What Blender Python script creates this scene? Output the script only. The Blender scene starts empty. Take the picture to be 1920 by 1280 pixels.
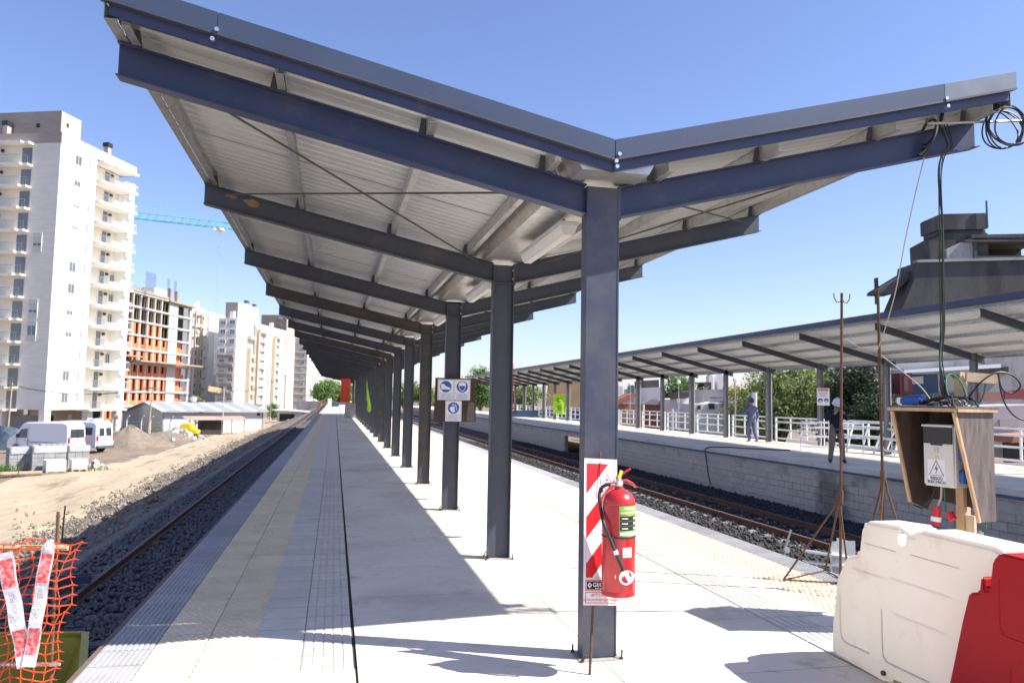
import bpy, bmesh, math, random
import numpy as np
from mathutils import Matrix, Vector
random.seed(7); RNG = np.random.default_rng(7)
scene = bpy.context.scene
COL = scene.collection
PI = math.pi

# ------------------------------------------------------------------ camera
cam_d = bpy.data.cameras.new('camera'); cam = bpy.data.objects.new('camera', cam_d); COL.objects.link(cam)
cam_d.sensor_width = 36.0; cam_d.lens = 27.02; cam_d.clip_end = 3000; cam_d.clip_start = 0.05
yaw, pitch, roll = .225, .075, .017
fw = Vector((math.sin(yaw)*math.cos(pitch), math.cos(yaw)*math.cos(pitch), math.sin(pitch)))
rt = Vector((math.cos(yaw), -math.sin(yaw), 0)); up = rt.cross(fw)
r2 = math.cos(roll)*rt + math.sin(roll)*up; u2 = -math.sin(roll)*rt + math.cos(roll)*up
cam.matrix_world = Matrix(((r2.x, u2.x, -fw.x, 0), (r2.y, u2.y, -fw.y, 0), (r2.z, u2.z, -fw.z, 1.6), (0, 0, 0, 1)))
cam_d.dof.use_dof = True; cam_d.dof.focus_distance = 5.2; cam_d.dof.aperture_fstop = 4.0
scene.camera = cam

# ------------------------------------------------------------------ light
SUN_AZ = math.atan2(.928, -.372)         # measured from +Y towards +X
SUN_EL = math.radians(46.5)
w = bpy.data.worlds.new('World'); scene.world = w; w.use_nodes = True
nt = w.node_tree; bg = nt.nodes['Background']
sky = nt.nodes.new('ShaderNodeTexSky'); sky.sky_type = 'NISHITA'; sky.sun_disc = False
sky.sun_elevation = SUN_EL; sky.sun_rotation = SUN_AZ
sky.air_density = 1.0; sky.dust_density = 0.6; sky.ozone_density = 2.6; sky.altitude = 20
tint = nt.nodes.new('ShaderNodeMix'); tint.data_type = 'RGBA'; tint.blend_type = 'MULTIPLY'; tint.inputs[0].default_value = 1
tint.inputs[7].default_value = (.95, .90, 1.07, 1); nt.links.new(sky.outputs[0], tint.inputs[6]); nt.links.new(tint.outputs[2], bg.inputs[0])
bg.inputs[1].default_value = 0.103
sd = bpy.data.lights.new('sun', 'SUN'); sd.energy = 4.9; sd.angle = math.radians(.53); sd.color = (1, .955, .88)
sun = bpy.data.objects.new('sun', sd); COL.objects.link(sun)
tosun = Vector((.928*math.cos(SUN_EL), -.372*math.cos(SUN_EL), math.sin(SUN_EL)))
sun.rotation_euler = tosun.to_track_quat('Z', 'Y').to_euler(); sun.location = (20, -10, 30)
vs = scene.view_settings; vs.view_transform = 'Standard'; vs.look = 'None'; vs.gamma = 1; vs.exposure = 1.0
vs.use_curve_mapping = False

# ------------------------------------------------------------------ materials
MATS = {}
def M(name, c, c2=None, rough=.6, metal=0.0, scale=4.0, amt=1.0, lo=.35, hi=.65, bump=0.0, bscale=30.0, dirt=None, spec=.5,
      transl=None, rnd=0.0, emit=None, stretch=None, alpha=None, coat=0):
    m = bpy.data.materials.new(name); m.use_nodes = True; n = m.node_tree; N = n.nodes; L = n.links
    p = N['Principled BSDF']; p.inputs['Roughness'].default_value = rough; p.inputs['Metallic'].default_value = metal
    p.inputs['Specular IOR Level'].default_value = spec
    if coat: p.inputs['Coat Weight'].default_value = coat; p.inputs['Coat Roughness'].default_value = .08
    p.inputs['Base Color'].default_value = (*c, 1)
    g = N.new('ShaderNodeNewGeometry'); pos = g.outputs['Position']
    if stretch:
        mp = N.new('ShaderNodeMapping'); mp.inputs['Scale'].default_value = stretch; L.new(pos, mp.inputs[0]); pos = mp.outputs[0]
    out = None
    def noise(s, d=5, r=.6):
        t = N.new('ShaderNodeTexNoise'); t.inputs['Scale'].default_value = s; t.inputs['Detail'].default_value = d
        t.inputs['Roughness'].default_value = r; L.new(pos, t.inputs['Vector']); return t.outputs[0]
    def ramp(src, a, b):
        t = N.new('ShaderNodeMapRange'); t.inputs[1].default_value = a; t.inputs[2].default_value = b; L.new(src, t.inputs[0]); return t.outputs[0]
    def mix(f, A, B):
        t = N.new('ShaderNodeMix'); t.data_type = 'RGBA'
        if isinstance(f, float): t.inputs[0].default_value = f
        else: L.new(f, t.inputs[0])
        for k, v in ((6, A), (7, B)):
            if isinstance(v, tuple): t.inputs[k].default_value = (*v, 1)
            else: L.new(v, t.inputs[k])
        return t.outputs[2]
    if c2: out = mix(ramp(noise(scale), lo, hi), c, c2)
    if dirt:
        for (dc, ds, dlo, dhi) in (dirt if isinstance(dirt, list) else [dirt]):
            out = mix(ramp(noise(ds, 6, .65), dlo, dhi), out if out is not None else c, dc)
    if rnd:
        oi = N.new('ShaderNodeObjectInfo'); hv = N.new('ShaderNodeHueSaturation')
        mr = N.new('ShaderNodeMapRange'); mr.inputs[3].default_value = 1-rnd; mr.inputs[4].default_value = 1+rnd
        L.new(oi.outputs['Random'], mr.inputs[0]); L.new(mr.outputs[0], hv.inputs['Value'])
        if out is None: hv.inputs['Color'].default_value = (*c, 1)
        else: L.new(out, hv.inputs['Color'])
        out = hv.outputs[0]
    if out is not None: L.new(out, p.inputs['Base Color'])
    if bump:
        b = N.new('ShaderNodeBump'); b.inputs['Strength'].default_value = bump; b.inputs['Distance'].default_value = .02
        L.new(noise(bscale, 4), b.inputs['Height']); L.new(b.outputs[0], p.inputs['Normal'])
    if transl:
        tb = N.new('ShaderNodeBsdfTranslucent'); mx = N.new('ShaderNodeMixShader'); mx.inputs[0].default_value = transl
        if out is not None: L.new(out, tb.inputs[0])
        else: tb.inputs[0].default_value = (*c, 1)
        L.new(p.outputs[0], mx.inputs[1]); L.new(tb.outputs[0], mx.inputs[2]); L.new(mx.outputs[0], N['Material Output'].inputs[0])
    MATS[name] = m; return m

# ------------------------------------------------------------------ mesh helpers
class MB:
    def __init__(s): s.v = []; s.f = []
    def add(s, vs, fs):
        o = len(s.v); s.v += [tuple(v) for v in vs]; s.f += [tuple(i+o for i in f) for f in fs]; return s
    def box(s, x0, x1, y0, y1, z0, z1):
        v = [(x0,y0,z0),(x1,y0,z0),(x1,y1,z0),(x0,y1,z0),(x0,y0,z1),(x1,y0,z1),(x1,y1,z1),(x0,y1,z1)]
        return s.add(v, [(0,3,2,1),(4,5,6,7),(0,1,5,4),(1,2,6,5),(2,3,7,6),(3,0,4,7)])
    def obox(s, c, size, rot=None):
        a, b, d = [t/2 for t in size]; R = rot or Matrix.Identity(3); c = Vector(c)
        v = [c + R @ Vector((i*a, j*b, k*d)) for k in (-1,1) for (i,j) in ((-1,-1),(1,-1),(1,1),(-1,1))]
        return s.add(v, [(0,3,2,1),(4,5,6,7),(0,1,5,4),(1,2,6,5),(2,3,7,6),(3,0,4,7)])
    def bar(s, a, b, wd, ht, upv=(0,0,1)):
        a, b = Vector(a), Vector(b); d = (b-a); L = d.length; d.normalize(); u = Vector(upv); sd_ = d.cross(u).normalized(); u = sd_.cross(d)
        R = Matrix((d, sd_, u)).transposed(); return s.obox((a+b)/2, (L, wd, ht), R)
    def prism(s, poly, y0, y1, axes='xz'):
        n = len(poly); ar = sum(poly[i][0]*poly[(i+1)%n][1]-poly[(i+1)%n][0]*poly[i][1] for i in range(n))
        if ar < 0: poly = poly[::-1]
        def P(a, b, t): return {'xz': (a, t, b), 'xy': (a, b, t), 'yz': (t, a, b)}[axes]
        v = [P(a, b, y0) for a, b in poly] + [P(a, b, y1) for a, b in poly]
        f = [tuple(range(n)), tuple(range(2*n-1, n-1, -1))] + [(i, n+i, n+(i+1) % n, (i+1) % n) for i in range(n)]
        if axes != 'xz': f = [t[::-1] for t in f]
        return s.add(v, f)
    def tube(s, pts, r, n=8, cap=True):
        pts = [Vector(p) for p in pts]; rs = r if isinstance(r, (list, tuple)) else [r]*len(pts); vs_ = []; pu = None
        for i, p in enumerate(pts):
            t = (pts[min(i+1, len(pts)-1)] - pts[max(i-1, 0)])
            if t.length < 1e-9: t = Vector((0,0,1))
            t.normalize()
            if pu is None: pu = Vector((0,0,1)) if abs(t.z) < .9 else Vector((1,0,0))
            sd_ = t.cross(pu)
            if sd_.length < 1e-6: sd_ = t.cross(Vector((1,0,0)))
            sd_.normalize(); pu = sd_.cross(t)
            vs_ += [p + rs[i]*(math.cos(2*PI*k/n)*sd_ + math.sin(2*PI*k/n)*pu) for k in range(n)]
        f = [(i*n+k, i*n+(k+1) % n, (i+1)*n+(k+1) % n, (i+1)*n+k) for i in range(len(pts)-1) for k in range(n)]
        if cap: f += [tuple(range(n-1, -1, -1)), tuple(range((len(pts)-1)*n, len(pts)*n))]
        return s.add(vs_, f)
    def lathe(s, prof, c=(0,0,0), n=20):
        vs_ = [(c[0]+r*math.cos(2*PI*k/n), c[1]+r*math.sin(2*PI*k/n), c[2]+z) for r, z in prof for k in range(n)]
        f = [(i*n+k, i*n+(k+1) % n, (i+1)*n+(k+1) % n, (i+1)*n+k) for i in range(len(prof)-1) for k in range(n)]
        f += [tuple(range(n-1, -1, -1)), tuple(range((len(prof)-1)*n, len(prof)*n))]
        return s.add(vs_, f)
    def disc(s, c, r, n=20, axis='y', t=.001, r2=None):
        P = lambda a, b, h: {'y': (c[0]+a, c[1]+h, c[2]+b), 'z': (c[0]+a, c[1]+b, c[2]+h), 'x': (c[0]+h, c[1]+a, c[2]+b)}[axis]
        k = [(r*math.cos(2*PI*i/n), (r2 or r)*math.sin(2*PI*i/n)) for i in range(n)]
        return s.add([P(a, b, -t/2) for a, b in k]+[P(a, b, t/2) for a, b in k],
                     [tuple(range(n)), tuple(range(2*n-1, n-1, -1))]+[(i, n+i, n+(i+1) % n, (i+1) % n) for i in range(n)])
    def xf(s, Mx):
        s.v = [tuple(Mx @ Vector(v)) for v in s.v]; return s
    def mesh(s, name, mat=None, smooth=False, bevel=0, seg=2):
        me = bpy.data.meshes.new(name); me.from_pydata(s.v, [], s.f); me.update()
        bm = bmesh.new(); bm.from_mesh(me)
        if bevel:
            es = [e for e in bm.edges if len(e.link_faces) == 2 and e.calc_face_angle(0) > .5]
            bmesh.ops.bevel(bm, geom=es, offset=bevel, segments=seg, affect='EDGES', clamp_overlap=True)
        bmesh.ops.recalc_face_normals(bm, faces=bm.faces); bm.to_mesh(me); bm.free()
        if mat: me.materials.append(MATS[mat] if isinstance(mat, str) else mat)
        if smooth: shade(me, smooth if not isinstance(smooth, bool) else 40)
        return me
    def build(s, name, mat=None, parent=None, loc=None, rot=None, **k):
        return put(name, s.mesh(name, mat, **k), parent, loc, rot)
def shade(me, ang=40):
    me.polygons.foreach_set('use_smooth', [True]*len(me.polygons))
    try: me.set_sharp_from_angle(angle=math.radians(ang))
    except Exception: pass
def put(name, me, parent=None, loc=None, rot=None):
    o = bpy.data.objects.new(name, me); COL.objects.link(o)
    if parent is not None: o.parent = parent
    if loc is not None: o.location = loc
    if rot is not None: o.rotation_euler = rot
    return o
def tag(o, label=None, cat=None, group=None, kind=None):
    for k, v in (('label', label), ('category', cat), ('group', group), ('kind', kind)):
        if v: o[k] = v
    return o
def thing(name, label, cat, loc=(0,0,0), rotz=0, group=None):
    o = bpy.data.objects.new(name, None); COL.objects.link(o); o.location = loc; o.rotation_euler = (0, 0, rotz); o.empty_display_size = .2
    return tag(o, label, cat, group)
def struct(o): o['kind'] = 'structure'; return o
def stuff(o): o['kind'] = 'stuff'; return o
def box(x0, x1, y0, y1, z0, z1): return MB().box(x0, x1, y0, y1, z0, z1)
def copy_tree(o, parent=None):
    c = o.copy(); COL.objects.link(c); c.parent = parent
    for ch in list(o.children): copy_tree(ch, c)
    return c
def text_mesh(s, size, mat, ax='c', bold=0, space=1.0):
    cu = bpy.data.curves.new('lettering', 'FONT'); cu.body = s; cu.size = size; cu.align_x = {'c': 'CENTER', 'l': 'LEFT'}[ax]; cu.align_y = 'CENTER'
    cu.extrude = .0004; cu.offset = bold; cu.space_line = space; cu.resolution_u = 2
    t = bpy.data.objects.new('lettering', cu); COL.objects.link(t)
    me = bpy.data.meshes.new_from_object(t.evaluated_get(bpy.context.evaluated_depsgraph_get()))
    bpy.data.objects.remove(t); bpy.data.curves.remove(cu); me.materials.clear(); me.materials.append(MATS[mat]); return me

# colours
M('concrete_slab', (.66,.60,.51), (.74,.68,.59), scale=1.1, rough=.85, bump=.3, bscale=60, dirt=[((.54,.475,.385), .45, .50, .66), ((.47,.41,.33), 2.2, .55, .72), ((.78,.72,.62), 14, .6, .8), ((.36,.31,.25), 26, .68, .74), ((.40,.35,.28), 7, .66, .74)], rnd=.05)
M('tile_grey', (.58,.535,.465), (.65,.605,.53), scale=6, rough=.8, bump=.2, bscale=90, rnd=.07, dirt=((.36,.34,.31), 3, .6, .8))
M('tile_ribbed', (.33,.325,.335), (.40,.395,.40), scale=6, rough=.75, rnd=.10, dirt=((.30,.29,.28), 3, .58, .8))
M('tile_cream', (.70,.565,.385), (.76,.625,.44), scale=5, rough=.8, rnd=.07, dirt=((.50,.41,.30), 3, .56, .80))
M('concrete_raw', (.30,.29,.27), (.38,.37,.34), scale=2.5, rough=.9, bump=.5, bscale=25, dirt=((.20,.19,.17), 1.2, .55, .75))
M('block_grey', (.55,.475,.405), (.61,.53,.46), scale=9, rough=.92, bump=.6, bscale=70, rnd=.06, dirt=[((.48,.46,.43), 2.4, .62, .8), ((.33,.29,.255), .9, .58, .75)])
M('joint_dark', (.05,.048,.045), rough=.95)
M('steel_blue', (.028,.038,.095), (.036,.046,.10), scale=3, rough=.42, spec=.5, dirt=[((.075,.08,.105), 5, .58, .78), ((.13,.125,.12), 1.6, .62, .8), ((.42,.43,.46), 48, .725, .76)])
M('steel_charcoal', (.046,.053,.076), (.06,.067,.088), scale=2.5, rough=.5, dirt=[((.11,.095,.08), 2.0, .58, .8), ((.24,.24,.24), 45, .75, .80)], rnd=.08)
M('steel_rusty', (.056,.056,.064), (.105,.085,.066), scale=2.2, lo=.42, hi=.68, rough=.65, dirt=((.04,.042,.05), 5, .55, .7), stretch=(1,1,2.2))
M('fascia_blue', (.042,.056,.10), (.05,.064,.11), scale=2, rough=.38, spec=.55, dirt=((.12,.14,.17), 10, .68, .8))
M('steel_grey', (.13,.135,.15), (.16,.165,.18), scale=2, rough=.5)
M('fascia_galv', (.13,.15,.18), (.17,.19,.22), scale=4, rough=.4, metal=.2)
M('roof_sheet', (.53,.545,.555), (.59,.605,.61), scale=.8, rough=.42, metal=.25, stretch=(.6,5,1), dirt=((.48,.46,.44), 3, .6, .8), rnd=.04)
M('galv', (.44,.44,.43), (.58,.58,.57), scale=12, rough=.38, metal=.65, dirt=((.30,.28,.25), 4, .58, .75))
M('galv_bright', (.66,.67,.68), (.78,.79,.80), scale=9, rough=.3, metal=.7)
M('zinc_bolt', (.75,.75,.76), rough=.3, metal=.9)
M('rail_steel', (.12,.085,.065), (.17,.115,.08), scale=8, rough=.7)
M('rail_rust', (.12,.06,.038), (.165,.082,.05), scale=7, rough=.8, dirt=((.12,.06,.04), 3, .55, .75))
M('rebar_rust', (.095,.05,.03), (.15,.075,.042), scale=20, rough=.85)
M('white_paint', (.80,.82,.82), (.75,.78,.79), scale=5, rough=.45)
M('red_paint', (.55,.022,.028), (.47,.02,.024), scale=5, rough=.3, coat=.4, dirt=((.55,.24,.22), 25, .72, .82))
M('black_rubber', (.028,.028,.03), rough=.55)
M('wood', (.42,.27,.15), (.56,.38,.22), scale=3, rough=.75, stretch=(6,6,1.2), dirt=((.30,.19,.11), 4, .6, .78))
M('wood_raw', (.62,.46,.29), (.70,.55,.37), scale=4, rough=.75, stretch=(9,9,1.5))
M('ply_dark', (.038,.024,.018), (.066,.042,.031), scale=5, rough=.7, stretch=(3,3,.8), dirt=((.13,.10,.085), 7, .64, .8))
M('ply_grey', (.115,.09,.08), (.165,.135,.12), scale=5, rough=.8, stretch=(6,6,1), dirt=((.075,.058,.052), 3, .5, .7))
M('plastic_white', (.72,.655,.56), (.78,.72,.63), scale=2.2, rough=.5, spec=.4, dirt=[((.55,.43,.30), 2.3, .62, .82), ((.63,.55,.45), 9, .62, .8)])
M('plastic_red', (.46,.008,.014), (.52,.012,.018), scale=2.5, rough=.5, spec=.25, transl=.12, dirt=((.50,.07,.06), 8, .70, .85))
M('glass_dark', (.045,.05,.06), rough=.08, spec=.8)
M('enclosure', (.62,.60,.54), (.68,.66,.60), scale=6, rough=.5, dirt=((.5,.47,.4), 10, .66, .8))
M('black_plastic', (.03,.03,.032), rough=.35)
M('blue_plastic', (.02,.09,.33), (.03,.13,.42), scale=8, rough=.4)
M('cable_black', (.02,.021,.022), rough=.5)
M('cable_green', (.02,.17,.11), rough=.5)
M('cable_white', (.42,.40,.36), rough=.6)
M('steel_dusty', (.040,.048,.085), (.052,.058,.088), scale=3, rough=.5, dirt=[((.085,.088,.10), 3, .42, .70), ((.14,.135,.13), 1.6, .60, .8), ((.46,.47,.49), 48, .725, .76)])
M('mortar', (.33,.30,.265), rough=.95)
M('orange_mesh', (.85,.11,.025), rough=.5, transl=.25)
M('print_red', (.62,.02,.025), rough=.4)
M('print_white', (.80,.80,.79), rough=.4)
M('print_blue', (.02,.085,.42), rough=.4)
M('print_black', (.02,.02,.02), rough=.5)
M('print_green', (.24,.55,.06), rough=.4)
M('print_yellow', (.75,.62,.06), rough=.4)
M('print_grey', (.35,.35,.36), rough=.5)
M('yellow_steel', (.50,.38,.012), (.40,.30,.012), scale=4, rough=.5, dirt=((.16,.13,.03), 6, .58, .76))
# ================================================================== SETTING
# ---- ground: one sheet, embankment profile falling to the building site on the left
GPX = [-900,-14,-9,-6.3,-4.9,-4.3,-1.3,4.6,5.2,12.9,18.6,21,900]; GPZ = [-3.5,-3.5,-3.0,-2.1,-1.58,-1.42,-1.42,-1.42,-1.42,-1.42,-1.5,-2.2,-2.4]
def gz(x): return float(np.interp(x, GPX, GPZ))
def hnoise(x, y):
    return (math.sin(x*1.7+y*.9)+math.sin(x*3.1-y*2.3+1)+.7*math.sin(y*4.1+x*.6)+.6*math.sin(x*6.3+y*5.1))
M('dirt', (.175,.135,.095), (.23,.18,.13), scale=.25, rough=.95, bump=.8, bscale=6, dirt=[((.13,.10,.075), .55, .5, .66), ((.32,.265,.20), 2.1, .58, .74), ((.10,.08,.06), 3.2, .62, .75)])
M('road_dirt', (.37,.29,.195), (.44,.355,.25), scale=.3, rough=.95, bump=.5, bscale=9, dirt=[((.25,.185,.12), .5, .54, .66), ((.21,.16,.105), 2.6, .58, .74)], stretch=(1.6,.35,1))
M('bank_dirt', (.145,.115,.09), (.215,.172,.135), scale=1.2, rough=.95, bump=1, bscale=9, dirt=[((.12,.098,.077), 2.3, .5, .66), ((.36,.31,.25), 9, .64, .76)])
M('ballast_bed', (.03,.03,.032), (.055,.054,.056), scale=22, rough=.95, bump=1, bscale=32, dirt=((.15,.15,.16), 30, .62, .72))
def grid_mesh(name, xs, ys, zf, mats, pick):
    v = [(x, y, zf(x, y)) for y in ys for x in xs]; nx = len(xs)
    f = [(j*nx+i, j*nx+i+1, (j+1)*nx+i+1, (j+1)*nx+i) for j in range(len(ys)-1) for i in range(nx-1)]
    me = bpy.data.meshes.new(name); me.from_pydata(v, [], f)
    for m in mats: me.materials.append(MATS[m])
    ctr = [((xs[i]+xs[i+1])/2, (ys[j]+ys[j+1])/2) for j in range(len(ys)-1) for i in range(nx-1)]
    me.polygons.foreach_set('material_index', [pick(*c) for c in ctr]); me.polygons.foreach_set('use_smooth', [True]*len(f)); me.update(); return me
def steps(segs):
    out = []
    for a, b, s in segs:
        n = max(1, round((b-a)/s)); out += [a+(b-a)*i/n for i in range(n)]
    return out+[segs[-1][1]]
def gzn(x, y):
    z = gz(x)
    if -16 < x < -4.3:
        k = min(1, (-4.3-x)/1.2); z += k*.035*hnoise(x*1.1, y*.8)
        if -9.8 < x < -4.9: z += (.045*hnoise(x*2.7+3, y*2.1)+.035*hnoise(x*6.1, y*5.3+2))*k
    elif x <= -16: z += .04*hnoise(x*.4, y*.4)
    return z
xs = steps([(-900,-120,120),(-120,-40,10),(-40,-16,2),(-16,-9.5,.5),(-9.5,-4,.14),(-4,20,1.0),(20,60,8),(60,900,120)])
ys = steps([(-60,4,6),(4,14,2),(14,60,.22),(60,130,.9),(130,400,30),(400,1500,220)])
def road_edge(y): return (-12.2+.9*math.sin(y*.11)+.3*math.sin(y*.7) if y < 60 else -11.9), (-8.8+.4*math.sin(y*.23)+.25*math.sin(y*.9))
def gpick(x, y):
    a, b = road_edge(y)
    a -= 2.2*math.exp(-((y-40)/22)**2)
    if a-2.5 < x < b: return 1
    if -9.6 < x < 0: return 2
    return 0
struct(put('ground', grid_mesh('ground', xs, ys, gzn, ['dirt','road_dirt','bank_dirt'], gpick)))
# ballast beds (stones as real geometry close by, finer relief beyond)
def stones(name, x0, x1, y0, y1, n, zf, s0, s1, mat, seed=1, ybias=1.0):
    r = np.random.default_rng(seed)
    base = np.array([(1,0,0),(-1,0,0),(0,1,0),(0,-1,0),(0,0,1),(0,0,-1)], float)
    fc = np.array([(0,2,4),(2,1,4),(1,3,4),(3,0,4),(2,0,5),(1,2,5),(3,1,5),(0,3,5)])
    X = r.uniform(x0, x1, n); Y = y0+(y1-y0)*r.random(n)**ybias; S = r.uniform(s0, s1, n)
    V = base[None]*(1+r.uniform(-.4,.4,(n,6,3))) + r.uniform(-.25,.25,(n,6,3)); V *= (S[:,None]*r.uniform(.7,1.3,(n,3)))[:,None,:]
    a = r.uniform(0, 6.28, n); ca, sa = np.cos(a)[:,None], np.sin(a)[:,None]
    vx = V[:,:,0]*ca-V[:,:,1]*sa; vy = V[:,:,0]*sa+V[:,:,1]*ca
    Z = np.array([zf(x, y) for x, y in zip(X, Y)])+S*r.uniform(.0,.6,n)
    P = np.stack([vx+X[:,None], vy+Y[:,None], V[:,:,2]+Z[:,None]], -1).reshape(-1,3)
    F = (fc[None]+(np.arange(n)*6)[:,None,None]).reshape(-1,3)
    me = bpy.data.meshes.new(name); me.vertices.add(len(P)); me.vertices.foreach_set('co', P.ravel())
    me.loops.add(F.size); me.loops.foreach_set('vertex_index', F.ravel()); me.polygons.add(len(F))
    me.polygons.foreach_set('loop_start', np.arange(len(F))*3); me.update(calc_edges=True); me.validate(); me.materials.append(MATS[mat]); return me
M('ballast_dark', (.028,.027,.027), (.06,.057,.055), scale=11, rough=.9, dirt=((.10,.09,.08), 17, .64, .76))
M('ballast_stone', (.13,.125,.125), (.23,.22,.215), scale=11, rough=.9, dirt=((.13,.12,.11), 17, .64, .76))
M('bank_stone', (.17,.135,.105), (.33,.28,.225), scale=3, rough=.95)
def bal_z(x, y): return -1.355 if -4.15 < x else -1.355-.6*(-4.15-x)
def balr_z(x, y): return -1.322 if x < 12 else -1.322-.05*(x-12)
struct(put('ballast_bed', grid_mesh('ballast_bed', [-4.95,-4.4,-4.15,-1.35], steps([(-12,12,6),(12,300,24)]), lambda x, y: bal_z(x, y)-.02, ['ballast_bed'], lambda x, y: 0)))
struct(put('ballast_bed', grid_mesh('ballast_bed', [4.6,8,12,13.12], steps([(-12,12,6),(12,300,24)]), lambda x, y: balr_z(x, y)-.02, ['ballast_bed'], lambda x, y: 0)))
tag(stuff(put('ballast_stones', stones('ballast_stones', -4.85, -1.42, 4.5, 46, 26000, bal_z, .022, .045, 'ballast_stone', 3, 1.7))), 'dark grey ballast stones around the track left of the platform', 'ballast')
tag(stuff(put('ballast_stones', stones('ballast_stones', 4.75, 13.0, 8, 52, 26000, balr_z, .025, .05, 'ballast_dark', 4, 1.5))), 'dark grey ballast stones around the track between the platforms', 'ballast')
tag(stuff(put('bank_rubble', stones('bank_rubble', -9.8, -4.7, 12, 95, 17000, gzn, .015, .065, 'bank_stone', 5, 1.4))), 'loose stones and clods on the brown bank beside the ballast', 'rubble')

# ---- railway tracks
def track(label, x0, x1, zr, matr, y0, y1, nsl, slm):
    t = thing('railway_track', label, 'track', ((x0+x1)/2, 0, -1.34))
    g = (x1-x0)/2; z = zr+1.34
    prof = [(-.055,0),(.055,0),(.055,.012),(.01,.03),(.01,.095),(.032,.105),(.032,.135),(-.032,.135),(-.032,.105),(-.01,.095),(-.01,.03),(-.055,.012)]
    for s in (-1, 1):
        MB().prism([(s*g+a, z-.135+b) for a, b in prof], y0, y1).build('rail', matr, t)
    me = MB().prism([(-g-.42,0),(g+.42,0),(g+.42,.10),(g+.25,.13),(g-.35,.10),(-g+.35,.10),(-g-.25,.13),(-g-.42,.10)], -.11, .11).mesh('sleeper', slm, bevel=.012)
    for i in range(nsl):
        put('sleeper', me, t, (random.uniform(-.01,.01), 6+.6*i, z-.135-.125))
    return t
M('sleeper_dusty', (.13,.13,.135), (.19,.185,.18), scale=6, rough=.9, rnd=.15)
M('sleeper_conc', (.19,.185,.18), (.27,.265,.26), scale=6, rough=.9, rnd=.15, dirt=((.17,.17,.18), 5, .5, .7))
track('metre gauge track in the shade just left of the near platform', -3.42, -2.38, -1.2, 'rail_steel', -12, 220, 150, 'sleeper_dusty')
track('rusty track running between the two platforms', 9.72, 10.92, -1.17, 'rail_rust', -12, 220, 150, 'sleeper_conc')

# ---- near platform
P1 = struct(box(-1.36, 4.69, -14, 150, -1.7, -.035).build('near_platform', 'concrete_raw'))
P1['label'] = 'concrete island platform in the foreground with paved strips along both edges'
JL = [.175, 3.185]
ROW0, ROWD = 4.76, .285
def bars(n, wtot, d, h, mat, name, base=.024):
    wf = .36 if n > 5 else .46
    b = box(-wtot/2, wtot/2, -d/2, d/2, 0, base)
    p = wtot/n
    for i in range(n):
        x = -wtot/2+p*(i+.5)
        b.prism([(x-p*wf, base),(x-p*(wf-.08), base+h),(x+p*(wf-.08), base+h),(x+p*wf, base)], -d/2+.004, d/2-.004)
    return b.mesh(name, mat)
TW = .302; TD = ROWD-.009
m_rib = bars(9, TW, ROWD-.003, .006, 'tile_ribbed', 'ribbed_tile', .028)
m_gro = bars(5, TW+.004, TD, .006, 'tile_grey', 'grooved_tile', .028)
m_pla = box(-TW/2, TW/2, -ROWD/2+.010, ROWD/2-.010, 0, .034).mesh('plain_tile', 'tile_grey', bevel=.003, seg=1)
b = box(-TW/2, TW/2, -ROWD/2+.002, ROWD/2-.002, 0, .030)
for i in range(6):
    for j in range(6):
        x = -TW/2+TW*(i+.28+.45*(j % 2))/6; y = -TD/2+TD*(j+.5)/6; k = 6
        ring = [(math.cos(2*PI*a/k), math.sin(2*PI*a/k)) for a in range(k)]
        b.add([(x+.0155*c, y+.0155*s, .030) for c, s in ring]+[(x+.010*c, y+.010*s, .0365) for c, s in ring], [(a, (a+1) % k, k+(a+1) % k, k+a) for a in range(k)]+[tuple(range(k, 2*k))])
m_dom = b.mesh('domed_tile', 'tile_cream')
for xa, xb in ((-1.36, .165), (3.19, 4.69)): box(xa, xb, ROW0, 130, -.0348, -.0078).build('tile_bed', 'joint_dark', P1)
cols = [(-1.215, 'ribbed_tile', m_rib), (-.907, 'domed_tile', m_dom), (-.6, 'domed_tile', m_dom), (-.298, 'plain_tile', m_pla), (.01, 'grooved_tile', m_gro)]
for side in (0, 1):
    for x, nm, me in cols:
        X = x if side == 0 else 3.345-x
        for r in range(46 if side == 0 else 38):
            put(nm, me, P1, (X, ROW0+ROWD*(r+.5)+(.006 if r > 9 else 0), -.034+random.uniform(-.0008, .0008)))
        # farther rows: same pieces joined
        mb = MB(); r0 = 46 if side == 0 else 38
        for r in range(r0, 440):
            y = ROW0+ROWD*(r+.5)+.006; mb.box(X-TW/2, X+TW/2, y-TD/2, y+TD/2, -.034, 0 if nm != 'grooved_tile' else .0)
        stuff(mb.build(nm+'s', {'ribbed_tile': 'tile_ribbed', 'domed_tile': 'tile_cream'}.get(nm, 'tile_grey'), P1))
# slabs
M('slab_bed', (.16,.145,.125), rough=.95)
box(.185, 3.168, -13.8, 128, -.0349, -.006).build('slab_bed', 'slab_bed', P1)
def slab(x0, x1, y0, y1): return box(x0, x1, y0, y1, -.034, 0).build('slab', 'concrete_slab', P1)
y = -13.9; k = 0
while y < 128:
    d = 1.06 if y > 1 else 3.0
    if y > 40: d = 3.2
    slab(.186, 1.665, y, y+d-.009); slab(1.672, 3.165, y, y+d-.009); y += d
for yy in range(-14, 4, 3):
    y1 = min(yy+3-.006, ROW0-.006)
    slab(-1.36, .17, yy, y1); slab(3.19, 4.69, yy, y1)
slab(-1.36, .17, 4.0, ROW0-.006); slab(3.19, 4.69, 4.0, ROW0-.006)
box(.1655, .1835, ROW0-.3, 130, -.034, -.014).build('joint_strip', 'joint_dark', P1)
MB().box(-1.40, -1.368, -14, 150, -.16, -.006).build('edge_angle', 'rail_steel', P1)
MB().box(4.698, 4.72, -14, 150, -.16, -.006).build('edge_angle', 'concrete_raw', P1)
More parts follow.
